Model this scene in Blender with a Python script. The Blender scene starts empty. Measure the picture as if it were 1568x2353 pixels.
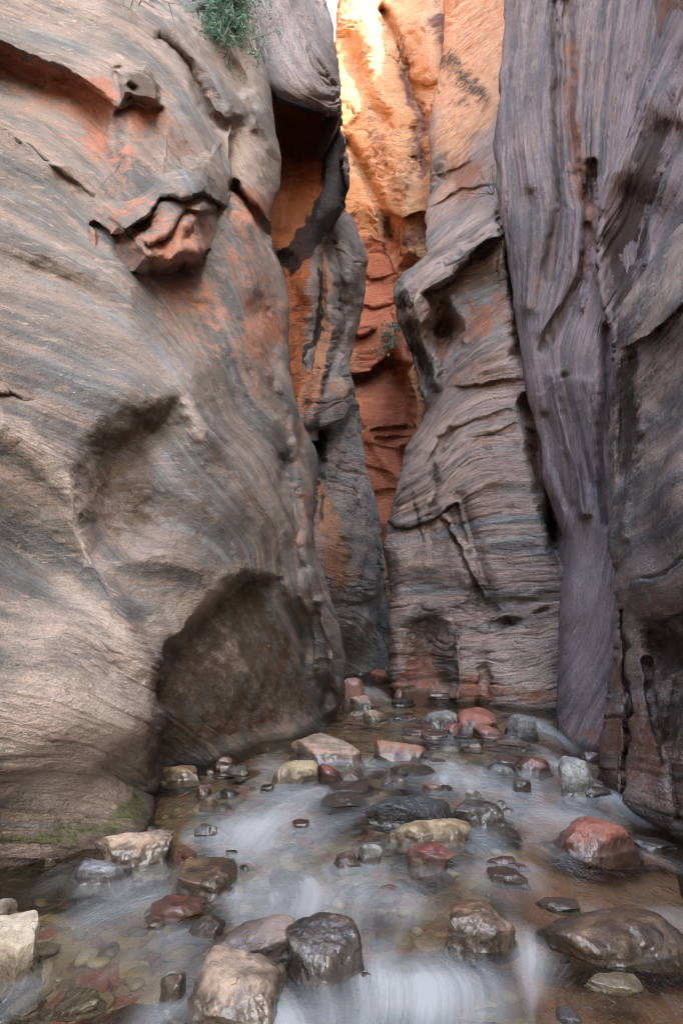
import bpy, math, random
import numpy as np
R = math.radians
scene = bpy.context.scene
col = scene.collection
# ---------------------------------------------------------------- camera maths
# design coordinates: a 1568 x 2352 drawing of the view, 20 mm lens, 36 mm tall frame
FPX = 20.0/36.0*2352.0
PITCH = R(9.7)
CAMH = 1.2
CP, SP = math.cos(PITCH), math.sin(PITCH)

def ray(px, py):
    a = (np.asarray(px, float)-784.0)/FPX
    b = (1176.0-np.asarray(py, float))/FPX
    return a, CP-b*SP, SP+b*CP            # x, y(forward), z

def unproj(px, py, Y):
    a, dy, dz = ray(px, py)
    t = Y/dy
    return np.stack([a*t, Y*np.ones_like(t), CAMH+dz*t], -1)

def ground(px, py, z=0.0):
    a, dy, dz = ray(px, py)
    t = (z-CAMH)/dz
    return float(a*t), float(dy*t)

def yg(py):
    return ground(784, py)[1]

# ---------------------------------------------------------------- numpy noise
def _hash(ix, iy, iz, seed):
    h = (ix*374761393 + iy*668265263 + iz*2147483647 + seed*1274126177) & 0xFFFFFFFF
    h = ((h ^ (h >> 13))*1274126177) & 0xFFFFFFFF
    h = ((h ^ (h >> 15))*2246822519) & 0xFFFFFFFF
    h = h ^ (h >> 16)
    return (h & 0xFFFFFF)/float(0x7FFFFF)-1.0

def vnoise(x, y, z, seed=0):
    x = np.asarray(x, float); y = np.asarray(y, float)+0*x; z = np.asarray(z, float)+0*x
    fx, fy, fz = np.floor(x), np.floor(y), np.floor(z)
    ix, iy, iz = fx.astype(np.int64), fy.astype(np.int64), fz.astype(np.int64)
    tx, ty, tz = x-fx, y-fy, z-fz
    tx = tx*tx*tx*(tx*(tx*6-15)+10); ty = ty*ty*ty*(ty*(ty*6-15)+10); tz = tz*tz*tz*(tz*(tz*6-15)+10)
    def c(a, b, d): return _hash(ix+a, iy+b, iz+d, seed)
    x00 = c(0,0,0)*(1-tx)+c(1,0,0)*tx
    x10 = c(0,1,0)*(1-tx)+c(1,1,0)*tx
    x01 = c(0,0,1)*(1-tx)+c(1,0,1)*tx
    x11 = c(0,1,1)*(1-tx)+c(1,1,1)*tx
    y0 = x00*(1-ty)+x10*ty
    y1 = x01*(1-ty)+x11*ty
    return y0*(1-tz)+y1*tz

def fbm(x, y, z, seed=0, octv=4, gain=0.5):
    s = 0; a = 1.0; f = 1.0
    for k in range(octv):
        s = s + a*vnoise(x*f, y*f, z*f, seed+k*17)
        a *= gain; f *= 2.03
    return s

def sstep(x, a=0.0, b=1.0):
    t = np.clip((x-a)/(b-a), 0, 1)
    return t*t*(3-2*t)

# ---------------------------------------------------------------- thin plate spline
class TPS:
    def __init__(s, pts, vals, lam=1e-4):
        s.p = np.asarray(pts, float)/1000.0
        n = len(s.p)
        d = np.linalg.norm(s.p[:, None]-s.p[None], axis=2)
        K = np.where(d > 0, d*d*np.log(d+1e-12), 0)+lam*np.eye(n)
        Pm = np.hstack([np.ones((n, 1)), s.p])
        A = np.zeros((n+3, n+3)); A[:n, :n] = K; A[:n, n:] = Pm; A[n:, :n] = Pm.T
        b = np.zeros(n+3); b[:n] = vals
        s.w = np.linalg.solve(A, b)
    def __call__(s, X, Y):
        x = np.asarray(X)/1000.0; y = np.asarray(Y)/1000.0
        r = s.w[-3]+s.w[-2]*x+s.w[-1]*y
        for k in range(len(s.p)):
            d2 = (x-s.p[k, 0])**2+(y-s.p[k, 1])**2
            r = r+s.w[k]*0.5*d2*np.log(d2+1e-12)
        return r

# ---------------------------------------------------------------- relief features (drawn on the wall, metres)
def seg_dist(X, Y, pts):
    best = np.full(np.shape(X), 1e9)
    for (x0, y0), (x1, y1) in zip(pts[:-1], pts[1:]):
        dx, dy = x1-x0, y1-y0
        t = np.clip(((X-x0)*dx+(Y-y0)*dy)/(dx*dx+dy*dy+1e-9), 0, 1)
        best = np.minimum(best, np.hypot(X-x0-t*dx, Y-y0-t*dy))
    return best

def poly_sd(X, Y, pts):
    """signed distance, positive inside"""
    ins = np.zeros(np.shape(X), bool)
    n = len(pts)
    for i in range(n):
        x0, y0 = pts[i]; x1, y1 = pts[(i+1) % n]
        if y0 != y1:
            c = ((y0 > Y) != (y1 > Y)) & (X < (x1-x0)*(Y-y0)/(y1-y0)+x0)
            ins ^= c
    d = seg_dist(X, Y, list(pts)+[pts[0]])
    return np.where(ins, d, -d)

def blob(cx, cy, rx, ry, amp, rot=0.0):
    c, s = math.cos(R(rot)), math.sin(R(rot))
    def f(X, Y):
        u = (X-cx)*c+(Y-cy)*s; v = -(X-cx)*s+(Y-cy)*c
        return amp*np.exp(-(u/rx)**2-(v/ry)**2)
    return f

def poly(pts, amp, w, w0=0.0):
    def f(X, Y): return amp*sstep(poly_sd(X, Y, pts), -w0, w)
    return f

def scoop(pts, rim, amp, w, fall, keep=0.3):
    """hollow: steep behind its rim line, easing out away from it"""
    def f(X, Y):
        return amp*sstep(poly_sd(X, Y, pts), -w*0.3, w)*(keep+(1-keep)*np.exp(-(seg_dist(X, Y, rim)/fall)**2))
    return f

def ridge(pts, amp, w):
    def f(X, Y): return amp*np.exp(-(seg_dist(X, Y, pts)/w)**2)
    return f

def ledge(pts, amp, decay, sharp=10, up=False, endfade=40):
    """step across a roughly level line: rock below it (above it if up) is set back, then returns"""
    xs = np.array([p[0] for p in pts], float); ys = np.array([p[1] for p in pts], float)
    def f(X, Y):
        d = Y-np.interp(X, xs, ys)
        if up: d = -d
        m = sstep(np.minimum(X-xs[0], xs[-1]-X), -endfade, endfade)
        return amp*m*sstep(d, 0, sharp)*np.exp(-np.maximum(d, 0)/decay)
    return f

def vledge(pts, amp, decay, sharp=10, left=False, endfade=60):
    """step across an upright line: rock on its far side is set back, then returns"""
    ys = np.array([p[1] for p in pts], float); xs = np.array([p[0] for p in pts], float)
    def f(X, Y):
        d = X-np.interp(Y, ys, xs)
        if left: d = -d
        m = sstep(np.minimum(Y-ys[0], ys[-1]-Y), -endfade, endfade)
        return amp*m*sstep(d, 0, sharp)*np.exp(-np.maximum(d, 0)/decay)
    return f

def pline(pts):          # px as function of py
    ys = np.array([p[1] for p in pts], float); xs = np.array([p[0] for p in pts], float)
    return lambda y: np.interp(y, ys, xs)

# ---------------------------------------------------------------- mesh from grid
def grid_mesh(name, P, attrs, mat, parent=None, flip=False, smooth=True):
    r, c = P.shape[:2]
    me = bpy.data.meshes.new(name)
    n = r*c
    me.vertices.add(n)
    me.vertices.foreach_set('co', np.ascontiguousarray(P.reshape(-1, 3), dtype=np.float32).ravel())
    idx = np.arange(n).reshape(r, c)
    a, b, d, e = idx[:-1, :-1], idx[:-1, 1:], idx[1:, 1:], idx[1:, :-1]
    q = np.stack([a, e, d, b] if not flip else [a, b, d, e], -1).reshape(-1, 4)
    me.loops.add(q.size); me.polygons.add(len(q))
    me.loops.foreach_set('vertex_index', q.ravel().astype(np.int32))
    me.polygons.foreach_set('loop_start', (np.arange(len(q))*4).astype(np.int32))
    me.polygons.foreach_set('use_smooth', np.full(len(q), smooth, bool))
    me.update(calc_edges=True)
    for k, v in attrs.items():
        at = me.attributes.new(k, 'FLOAT', 'POINT')
        at.data.foreach_set('value', np.ascontiguousarray(v, dtype=np.float32).ravel())
    me.materials.append(mat)
    o = bpy.data.objects.new(name, me)
    col.objects.link(o)
    if parent: o.parent = parent
    return o

def grid_normals(P):
    du = np.gradient(P, axis=1); dv = np.gradient(P, axis=0)
    n = np.cross(dv, du)
    n /= np.linalg.norm(n, axis=2, keepdims=True)+1e-12
    return n

def tag(o, label, cat=None, group=None, kind=None):
    if label: o['label'] = label
    if cat: o['category'] = cat
    if group: o['group'] = group
    if kind: o['kind'] = kind
    return o

# ---------------------------------------------------------------- node helpers
class NT:
    def __init__(s, name):
        s.m = bpy.data.materials.new(name); s.m.use_nodes = True
        s.t = s.m.node_tree; s.t.nodes.clear()
    def n(s, typ, **kw):
        nd = s.t.nodes.new(typ)
        for k, v in kw.items():
            if k.startswith('i_'):
                nd.inputs[k[2:].replace('_', ' ')].default_value = v
            else: setattr(nd, k, v)
        return nd
    def l(s, a, b): s.t.links.new(a, b)
    def put(s, sock, v):
        if isinstance(v, bpy.types.NodeSocket): s.l(v, sock)
        else: sock.default_value = v
    def attr(s, name): return s.n('ShaderNodeAttribute', attribute_name=name).outputs['Fac']
    def math(s, op, a, b=None, c=None, clamp=False):
        nd = s.n('ShaderNodeMath', operation=op, use_clamp=clamp)
        s.put(nd.inputs[0], a)
        if b is not None: s.put(nd.inputs[1], b)
        if c is not None: s.put(nd.inputs[2], c)
        return nd.outputs[0]
    def mix(s, f, a, b, blend='MIX'):
        nd = s.n('ShaderNodeMix', data_type='RGBA', blend_type=blend)
        s.put(nd.inputs['Factor'], f)
        for sock, v in ((nd.inputs[6], a), (nd.inputs[7], b)):
            if isinstance(v, tuple): v = (*v, 1.0)[:4]
            s.put(sock, v)
        return nd.outputs[2]
    def ss(s, v, a, b):
        nd = s.n('ShaderNodeMapRange', interpolation_type='SMOOTHSTEP')
        s.put(nd.inputs['Value'], v); nd.inputs['From Min'].default_value = a; nd.inputs['From Max'].default_value = b
        return nd.outputs[0]
    def pos(s): return s.n('ShaderNodeNewGeometry').outputs['Position']
    def objco(s): return s.n('ShaderNodeTexCoord').outputs['Object']
    def noise(s, vec, scale, detail=4, rough=0.55, dist=0.0):
        nd = s.n('ShaderNodeTexNoise'); nd.inputs['Scale'].default_value = scale
        nd.inputs['Detail'].default_value = detail; nd.inputs['Roughness'].default_value = rough
        nd.inputs['Distortion'].default_value = dist
        s.put(nd.inputs['Vector'], vec); return nd.outputs['Fac']
    def vscale(s, vec, sc):
        nd = s.n('ShaderNodeVectorMath', operation='MULTIPLY'); s.put(nd.inputs[0], vec); nd.inputs[1].default_value = sc
        return nd.outputs[0]
    def vadd(s, a, b):
        nd = s.n('ShaderNodeVectorMath', operation='ADD'); s.put(nd.inputs[0], a); s.put(nd.inputs[1], b)
        return nd.outputs[0]
    def comb(s, x, y, z):
        nd = s.n('ShaderNodeCombineXYZ')
        for k, v in enumerate((x, y, z)): s.put(nd.inputs[k], v)
        return nd.outputs[0]
    def bump(s, h, strength, dist, normal=None):
        nd = s.n('ShaderNodeBump'); nd.inputs['Strength'].default_value = strength; nd.inputs['Distance'].default_value = dist
        s.put(nd.inputs['Height'], h)
        if normal is not None: s.l(normal, nd.inputs['Normal'])
        return nd.outputs[0]
    def out(s, shader, disp=None):
        o = s.n('ShaderNodeOutputMaterial'); s.l(shader, o.inputs['Surface'])
        return s.m

def sandstone(name, ca, cb, cdark, cred, cred2, sc=1.0, flake=(0.48, 0.33, 0.25), flake_amt=0.5, streak=0.6, bump=1.0, pits=1.0, cblue=(0.26, 0.265, 0.265), cpale=(0.52, 0.405, 0.33)):
    """ca/cb: two tones of the bedding streaks; cdark: varnish and painted-in shade; cred: freshly broken rock"""
    t = NT(name)
    s = t.attr('bed'); P = t.pos()
    sx = t.n('ShaderNodeSeparateXYZ'); t.l(P, sx.inputs[0])
    along = t.math('ADD', t.math('MULTIPLY', sx.outputs[1], 1.0), t.math('MULTIPLY', sx.outputs[2], 0.7))
    fine = t.noise(t.comb(t.math('MULTIPLY', s, 0.40), t.math('MULTIPLY', along, 9.0*sc), t.math('MULTIPLY', sx.outputs[0], 9.0*sc)), 1.0, 3, 0.6)
    band = t.noise(t.comb(t.math('MULTIPLY', s, 0.019), t.math('MULTIPLY', along, 0.40*sc), t.math('MULTIPLY', sx.outputs[0], 0.40*sc)), 1.0, 5, 0.62, 0.1)
    band2 = t.noise(t.comb(t.math('MULTIPLY', s, 0.030), t.math('MULTIPLY', along, 0.55*sc), t.math('MULTIPLY_ADD', sx.outputs[0], 0.55*sc, 7.3)), 1.0, 4, 0.6, 0.1)
    blot = t.noise(P, 1.1*sc, 6, 0.62, 0.3)
    grain = t.noise(P, 70*sc, 3, 0.7)
    spk = t.noise(t.vadd(t.vscale(P, (7*sc, 7*sc, 11*sc)), t.comb(t.math('MULTIPLY', s, 0.03), 0.0, 0.0)), 1.0, 7, 0.72, 0.2)
    f1 = t.ss(t.math('ADD', t.math('MULTIPLY', band, 0.62), t.math('MULTIPLY', blot, 0.38)), 0.40, 0.60)
    c = t.mix(f1, ca, cb)
    c = t.mix(t.math('MULTIPLY', t.ss(band2, 0.53, 0.68), 0.65), c, cblue)
    c = t.mix(t.math('MULTIPLY', t.ss(band2, 0.44, 0.34), 0.55), c, tuple(0.62*q_ for q_ in cb))
    pn = t.math('ADD', t.attr('pale'), t.math('MULTIPLY', t.math('SUBTRACT', t.math('ADD', t.math('MULTIPLY', blot, 0.5), t.math('MULTIPLY', spk, 0.5)), 0.5), 1.6))
    c = t.mix(t.math('MULTIPLY', t.math('MULTIPLY', t.ss(pn, 0.2, 0.75), t.ss(t.attr('pale'), 0.02, 0.25)), 0.9), c, cpale)
    pc = t.math('ADD', t.attr('peach'), t.math('MULTIPLY', t.math('SUBTRACT', blot, 0.5), 1.4))
    c = t.mix(t.math('MULTIPLY', t.ss(pc, 0.3, 0.7), t.ss(t.attr('peach'), 0.02, 0.25)), c, t.mix(t.ss(spk, 0.42, 0.6), (0.55, 0.26, 0.14), (0.58, 0.35, 0.22)))
    fl = t.math('MULTIPLY', t.ss(spk, 0.56, 0.66), flake_amt)
    c = t.mix(fl, c, flake)
    # bare red rock
    brk = t.noise(P, 5*sc, 6, 0.68, 0.4)
    redn = t.math('ADD', t.attr('red'), t.math('MULTIPLY', t.math('SUBTRACT', t.math('ADD', t.math('MULTIPLY', brk, 0.5), t.math('MULTIPLY', spk, 0.5)), 0.5), 2.4))
    rf = t.math('MULTIPLY', t.ss(redn, 0.28, 0.72), t.ss(t.attr('red'), 0.02, 0.2))
    rc = t.mix(t.ss(t.math('ADD', t.math('MULTIPLY', blot, 0.5), t.math('MULTIPLY', fine, 0.5)), 0.38, 0.62), cred, cred2)
    c = t.mix(rf, c, rc)
    # varnish / seepage stain, and shade painted into hollows and crevices
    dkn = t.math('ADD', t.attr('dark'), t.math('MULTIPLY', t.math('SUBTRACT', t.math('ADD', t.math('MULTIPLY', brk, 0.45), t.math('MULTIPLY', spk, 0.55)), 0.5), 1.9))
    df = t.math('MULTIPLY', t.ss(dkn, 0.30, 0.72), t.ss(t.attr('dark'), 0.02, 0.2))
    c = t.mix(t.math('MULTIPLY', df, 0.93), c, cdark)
    # fine streaks and grain change the tone a little
    tone = t.math('ADD', t.math('MULTIPLY', t.math('SUBTRACT', fine, 0.5), 2.2*streak), t.math('MULTIPLY', t.math('SUBTRACT', grain, 0.5), 1.0))
    tone = t.math('ADD', tone, t.math('MULTIPLY', t.math('SUBTRACT', band, 0.5), 0.35*streak))
    hs = t.n('ShaderNodeHueSaturation'); t.l(c, hs.inputs['Color']); t.l(t.math('ADD', tone, 1.0), hs.inputs['Value'])
    c = hs.outputs[0]
    # thin dark laminae and pale chips along the bedding
    lam = t.noise(t.comb(t.math('MULTIPLY', s, 0.085), t.math('MULTIPLY', along, 1.3*sc), t.math('MULTIPLY', sx.outputs[0], 1.3*sc)), 1.0, 5, 0.62, 0.6)
    lamf = t.math('MULTIPLY', t.ss(t.math('ABSOLUTE', t.math('SUBTRACT', lam, 0.5)), 0.018, 0.0), t.ss(blot, 0.42, 0.58))
    c = t.mix(t.math('MULTIPLY', lamf, 0.35), c, (0.05, 0.038, 0.03))
    chip = t.noise(t.vadd(t.vscale(P, (20*sc, 20*sc, 30*sc)), t.comb(t.math('MULTIPLY', s, 0.07), 0.0, 0.0)), 1.0, 4, 0.62)
    c = t.mix(t.math('MULTIPLY', t.ss(chip, 0.66, 0.72), 0.75), c, flake)
    c = t.mix(t.math('MULTIPLY', t.ss(chip, 0.36, 0.30), 0.6), c, (0.055, 0.045, 0.038))
    # moss
    mn = t.noise(P, 16, 6, 0.7)
    mo = t.math('MULTIPLY', t.ss(t.math('ADD', t.attr('moss'), t.math('MULTIPLY', t.math('SUBTRACT', mn, 0.5), 1.6)), 0.30, 0.95), 0.88)
    mo = t.math('MULTIPLY', mo, t.ss(t.attr('moss'), 0.02, 0.15))
    c = t.mix(mo, c, t.mix(t.ss(grain, 0.35, 0.65), (0.06, 0.082, 0.022), (0.155, 0.17, 0.06)))
    # wet foot, just above the water
    wet = t.ss(t.math('ADD', sx.outputs[2], t.math('MULTIPLY', t.math('SUBTRACT', brk, 0.5), 0.10)), 0.055, 0.01)
    c = t.mix(t.math('MULTIPLY', wet, 0.6), c, (0.03, 0.022, 0.017))
    b = t.n('ShaderNodeBsdfPrincipled')
    t.l(c, b.inputs['Base Color'])
    t.put(b.inputs['Roughness'], t.math('MULTIPLY_ADD', wet, -0.45, 0.82))
    b.inputs['Specular IOR Level'].default_value = 0.25
    h = t.math('ADD', t.math('MULTIPLY', fine, 1.3*streak), t.math('MULTIPLY', grain, 0.45))
    h = t.math('ADD', h, t.math('ADD', t.math('MULTIPLY', spk, 0.8), t.math('ADD', t.math('MULTIPLY', chip, 0.8), t.math('MULTIPLY', lamf, -0.5))))
    nn = t.bump(h, 0.9*bump, 0.04/sc)
    pit = t.noise(P, 22*sc, 4, 0.65)
    nn = t.bump(pit, 0.6*bump*pits, 0.04/sc, nn)
    t.l(nn, b.inputs['Normal'])
    return t.out(b.outputs[0])

# ---------------------------------------------------------------- cliff builder
STEP = 2.7
def field(ctrl): 
    f = TPS([(a, b) for a, b, _ in ctrl], [math.log(c) for _, _, c in ctrl])
    return lambda X, Y: np.exp(f(X, Y))

def masks_of(ms, X, Y):
    v = np.zeros(X.shape)
    for m in ms: v = np.maximum(v, m(X, Y)) 
    return v

def cliff(name, base, left, right, y0, y1, mat, feats=(), bed=None, sil_l=None, sil_r=None, top=None,
          noise=(0.05, 1.0), beds=0.03, bedfreq=0.02, masks=None, parent=None, seed=1, step=STEP, back=3.0, warp=0.0, out=0.35, lumps=0.0, groove=0.0, fs=1.0, along=1.0, wf=0.6, bamp=None):
    """loft one rock mass. base: depth field; left/right: outline; sil_*: (roll width px, roll depth m) where an edge turns away from view;
    top=(lean_x, lean_y, height): the rock carried on above the frame."""
    L, Rt = pline(left), pline(right)
    rows = np.arange(y0, y1+step, step)
    w = np.max(Rt(rows)-L(rows))
    nc = int(w/step)+2
    t = np.linspace(0, 1, nc)[None, :]
    lx, rx = L(rows)[:, None], Rt(rows)[:, None]
    X = lx+(rx-lx)*t
    Yp = np.repeat(rows[:, None], nc, 1)
    Dw = fbm(X/90.0, Yp/90.0, seed*3.1, seed+5, 4)
    Xf = X+wf*(12*vnoise(X/55, Yp/55, seed, seed+1)+4*vnoise(X/14, Yp/14, seed, seed+3))
    Yf = Yp+wf*(12*vnoise(X/55, Yp/55, seed+9.5, seed+2)+4*vnoise(X/14, Yp/14, seed+4, seed+4))
    Xm = X+14*vnoise(X/55, Yp/55, seed, seed+1)+6*vnoise(X/14, Yp/14, seed, seed+3); Ym = Yp+14*vnoise(X/55, Yp/55, seed+9.5, seed+2)+6*vnoise(X/14, Yp/14, seed+4, seed+4)
    D = base(X, Yp)
    F = 0
    for f in feats: F = F+f(Xf, Yf)
    D = D+fs*F
    if sil_l is not None:
        e = np.clip(1-(X-lx)/sil_l[0], 0, 1); D = D+sil_l[1]*(1-np.sqrt(np.maximum(1-e*e, 0)))
    if sil_r is not None:
        e = np.clip(1-(rx-X)/sil_r[0], 0, 1); D = D+sil_r[1]*(1-np.sqrt(np.maximum(1-e*e, 0)))
    P = unproj(X, Yp, D)
    S = bed(X, Yp) if bed is not None else Yp.copy()
    A = {'bed': S}
    for k in ('red', 'dark', 'pale', 'moss', 'peach'):
        A[k] = masks_of((masks or {}).get(k, ()), Xm, Ym)
    A['ba'] = bamp(X, Yp) if bamp is not None else np.ones_like(X)
    def ext(side):
        nonlocal P, A
        edge = P[:, :1] if side < 0 else P[:, -1:]
        d = edge*np.array([1, 1, 0.0]); d /= np.linalg.norm(d, axis=2, keepdims=True)
        perp = np.stack([-d[..., 1], d[..., 0], 0*d[..., 0]], -1)*(-1 if side < 0 else 1)   # away from the rock's own face
        k = (np.linspace(0, 1, 22)[1:]**1.7)[None, :, None]*back
        E = edge+k*d-perp*(-1)*0-perp*0
        E = E + np.array([1.0*(1 if side < 0 else -1), 0, 0])*k*out
        if side < 0:
            E = E[:, ::-1]; P = np.concatenate([E, P], 1)
        else: P = np.concatenate([P, E], 1)
        for q in A:
            ed = A[q][:, :1] if side < 0 else A[q][:, -1:]
            rep = np.repeat(ed, k.shape[1], 1)
            A[q] = np.concatenate([rep, A[q]] if side < 0 else [A[q], rep], 1)
    if sil_l is not None: ext(-1)
    if sil_r is not None: ext(1)
    if top is not None:
        hs = (np.linspace(0, 1, 46)[1:][::-1]**1.6)[:, None, None]*top[2]
        E = P[:1]+hs*np.array([top[0], top[1], 1.0])
        P = np.concatenate([E, P], 0)
        for q in A:
            rep = np.repeat(A[q][:1], 45, 0)
            if q == 'bed': rep = rep-hs[:, :, 0]*120
            A[q] = np.concatenate([rep, A[q]], 0)
    # relief: lumps, bedding ribs
    for q in A: pass
    N = grid_normals(P)
    camd = np.array([0, 0, CAMH])-P
    sg = np.sign(np.sum(N*camd, 2)); med = 1.0 if np.mean(sg) >= 0 else -1.0
    N *= med
    x, y, z = P[..., 0], P[..., 1], P[..., 2]
    dist = np.linalg.norm(P-np.array([0, 0, CAMH]), axis=2)
    sc = noise[1]
    d = noise[0]*fbm(x*sc, y*sc, z*sc, seed+40, 5, 0.48)
    if lumps: d += lumps*np.abs(fbm(x*sc*0.7, y*sc*0.7, z*sc*0.35, seed+90, 3, 0.5))
    if beds:
        S = A['bed']; al = (y+0.7*z)*along; x = x*along
        m = 0.12+0.88*sstep(fbm(x*0.9, y*0.9, z*0.9, seed+60, 3), -0.25, 0.6)
        wob = 9*along*fbm(x*1.3, y*1.3, z*1.3, seed+66, 3)
        rr = 0.7*vnoise((S+wob)*bedfreq*0.6, al*0.5, x*0.5, seed+70)+0.35*vnoise((S+wob)*bedfreq*2.1, al*1.1, x*1.1, seed+71)+0.25*vnoise((S+wob)*bedfreq*4.7, al*2.2, x*2.2, seed+72)
        d += beds*m*rr*A['ba']
        if groove:
            for gq, (gf, gw) in enumerate(((0.35, 0.10), (0.8, 0.20))):
                g0 = np.abs(vnoise((S+2*wob)*bedfreq*gf, al*0.30, x*0.3, seed+80+gq)+0.35*vnoise((S+wob)*bedfreq*gf*3, al*1.1, x*1.1, seed+84+gq))
                d -= groove*(1-0.4*gq)*np.clip(1-g0/gw, 0, 1)*sstep(fbm(x*0.8, y*0.8, z*0.8, seed+88+gq, 3), -0.05, 0.4)*A['ba']
    P = P+N*d[..., None]
    A.pop('ba')
    return grid_mesh(name, P, A, mat, parent, flip=(med < 0))

def bedfield(lines):
    pts, vals = [], []
    for v, pl in lines:
        for p in pl: pts.append(p); vals.append(v/100.0)
    f = TPS(pts, vals, 1e-3)
    return lambda X, Y: f(X, Y)*100.0

# ---------------------------------------------------------------- the cliffs
GREY_A, GREY_B = (0.115, 0.111, 0.107), (0.275, 0.208, 0.172)
m_near = sandstone('sandstone near', GREY_A, GREY_B, (0.088, 0.054, 0.034), (0.44, 0.20, 0.125), (0.30, 0.125, 0.08), 1.0, (0.48, 0.35, 0.28), 0.5, 0.24, 0.75, cblue=(0.2, 0.205, 0.207), cpale=(0.45, 0.355, 0.295))
m_dome = sandstone('sandstone purple', (0.19, 0.165, 0.165), (0.36, 0.28, 0.26), (0.022, 0.02, 0.022), (0.46, 0.165, 0.07), (0.32, 0.10, 0.042), 0.7, (0.45, 0.32, 0.25), 0.3, 0.5)
m_far = sandstone('sandstone orange', (0.52, 0.25, 0.125), (0.57, 0.33, 0.19), (0.17, 0.09, 0.075), (0.49, 0.175, 0.105), (0.36, 0.12, 0.075), 0.45, (0.68, 0.46, 0.32), 0.4, 0.3, cblue=(0.42, 0.25, 0.17), cpale=(0.60, 0.41, 0.27))
m_butt = sandstone('sandstone banded', (0.155, 0.137, 0.124), (0.40, 0.275, 0.23), (0.04, 0.028, 0.021), (0.36, 0.16, 0.10), (0.25, 0.10, 0.065), 0.8, (0.46, 0.34, 0.28), 0.45, 0.42)
m_flute = sandstone('sandstone fluted', (0.115, 0.101, 0.102), (0.275, 0.198, 0.185), (0.05, 0.032, 0.026), (0.34, 0.15, 0.09), (0.2, 0.085, 0.06), 0.9, (0.42, 0.30, 0.25), 0.5, 0.2, 0.8, cblue=(0.15, 0.137, 0.142), cpale=(0.285, 0.23, 0.21))

m_pit = sandstone('sandstone pitted', (0.13, 0.115, 0.105), (0.38, 0.27, 0.22), (0.045, 0.03, 0.022), (0.34, 0.165, 0.105), (0.22, 0.10, 0.07), 1.1, (0.44, 0.36, 0.32), 0.5, 0.45, 1.2, 1.8)
m_slab = sandstone('sandstone slate', (0.15, 0.14, 0.142), (0.30, 0.235, 0.215), (0.03, 0.027, 0.028), (0.40, 0.21, 0.135), (0.32, 0.13, 0.07), 0.7, (0.42, 0.31, 0.25), 0.4, 0.5)
# ---- near cliff of the stream's bend
B1 = field([(-450,1990,1.75),(-450,1000,2.0),(-450,300,2.6),(-450,0,3.1),
  (0,1990,yg(1990)),(150,1945,yg(1945)),(250,1905,yg(1905)),(325,1868,yg(1868)),(0,2100,2.6),(325,2000,3.2),
  (370,1757,4.0),(500,1733,4.55),(600,1710,yg(1710)),(700,1680,yg(1680)),(775,1640,yg(1640)),(500,1850,4.4),(700,1800,5.5),(790,1750,6.4),
  (345,1540,3.55),(345,1700,3.4),(0,1700,2.72),(0,1500,2.85),(150,1500,3.12),(420,1440,3.95),(570,1310,4.75),
  (0,1250,3.1),(180,1250,3.5),(330,1400,3.65),
  (0,1000,3.35),(200,1000,3.8),(300,900,4.1),(300,1130,3.85),(460,1000,4.45),(560,1130,4.75),(640,1250,5.3),(700,1400,5.75),(790,1520,6.5),
  (660,1000,5.9),(720,1150,6.4),(0,750,3.7),(200,750,4.2),(400,750,4.75),(560,800,5.4),(660,820,6.3),(640,650,6.5),
  (0,500,4.05),(200,500,4.55),(400,500,5.2),(540,500,5.95),(630,520,6.8),
  (0,250,4.5),(250,250,5.05),(450,250,5.75),(620,250,7.0),
  (0,0,5.0),(250,0,5.8),(450,0,6.6),(575,0,7.4),(0,-100,5.2),(575,-100,7.7)])
alcove = [(352,1830),(352,1545),(385,1485),(450,1415),(520,1335),(565,1312),(610,1352),(660,1430),(690,1520),(670,1600),(600,1690),(480,1722),(372,1745)]
hollow = [(178,1120),(186,1030),(240,975),(320,950),(395,925),(412,980),(405,1040),(450,1120),(440,1190),(340,1262),(230,1278),(190,1215)]
bed1 = bedfield([(-300,[(0,60),(200,130),(420,330),(520,480)]),(0,[(0,330),(150,420),(300,560),(480,800),(560,960)]),(-150,[(0,200),(250,350),(430,520)]),
  (200,[(0,560),(200,640),(380,800),(560,1050)]),(420,[(0,790),(200,870),(400,980),(600,1230)]),(640,[(0,1010),(130,1090),(300,1260),(480,1310)]),
  (820,[(0,1190),(180,1310),(330,1430),(450,1430)]),(1050,[(0,1420),(200,1490),(340,1570)]),(1300,[(0,1670),(200,1710),(330,1760)]),(1550,[(0,1920),(300,1940)]),
  (-480,[(300,0),(480,160),(600,400)]),(-330,[(560,480),(640,700)]),(-640,[(480,0),(600,200)]),(200,[(640,1200),(700,1400)]),(0,[(650,1080),(730,1300)]),(420,[(690,1500),(780,1620)]),(-150,[(680,950)])])
cliff_near = bpy.data.objects.new('sandstone_cliff', None); col.objects.link(cliff_near)
cliff_near.location = (-1.4, 3.2, 0)
tag(cliff_near, 'pale grey-brown sandstone cliff with two dark hollows above a mossy foot', 'cliff', 'cliffs of the slot canyon')
def keep(o, parent):
    bpy.context.view_layer.update()
    o.parent = parent; o.matrix_parent_inverse = parent.matrix_world.inverted()
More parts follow.
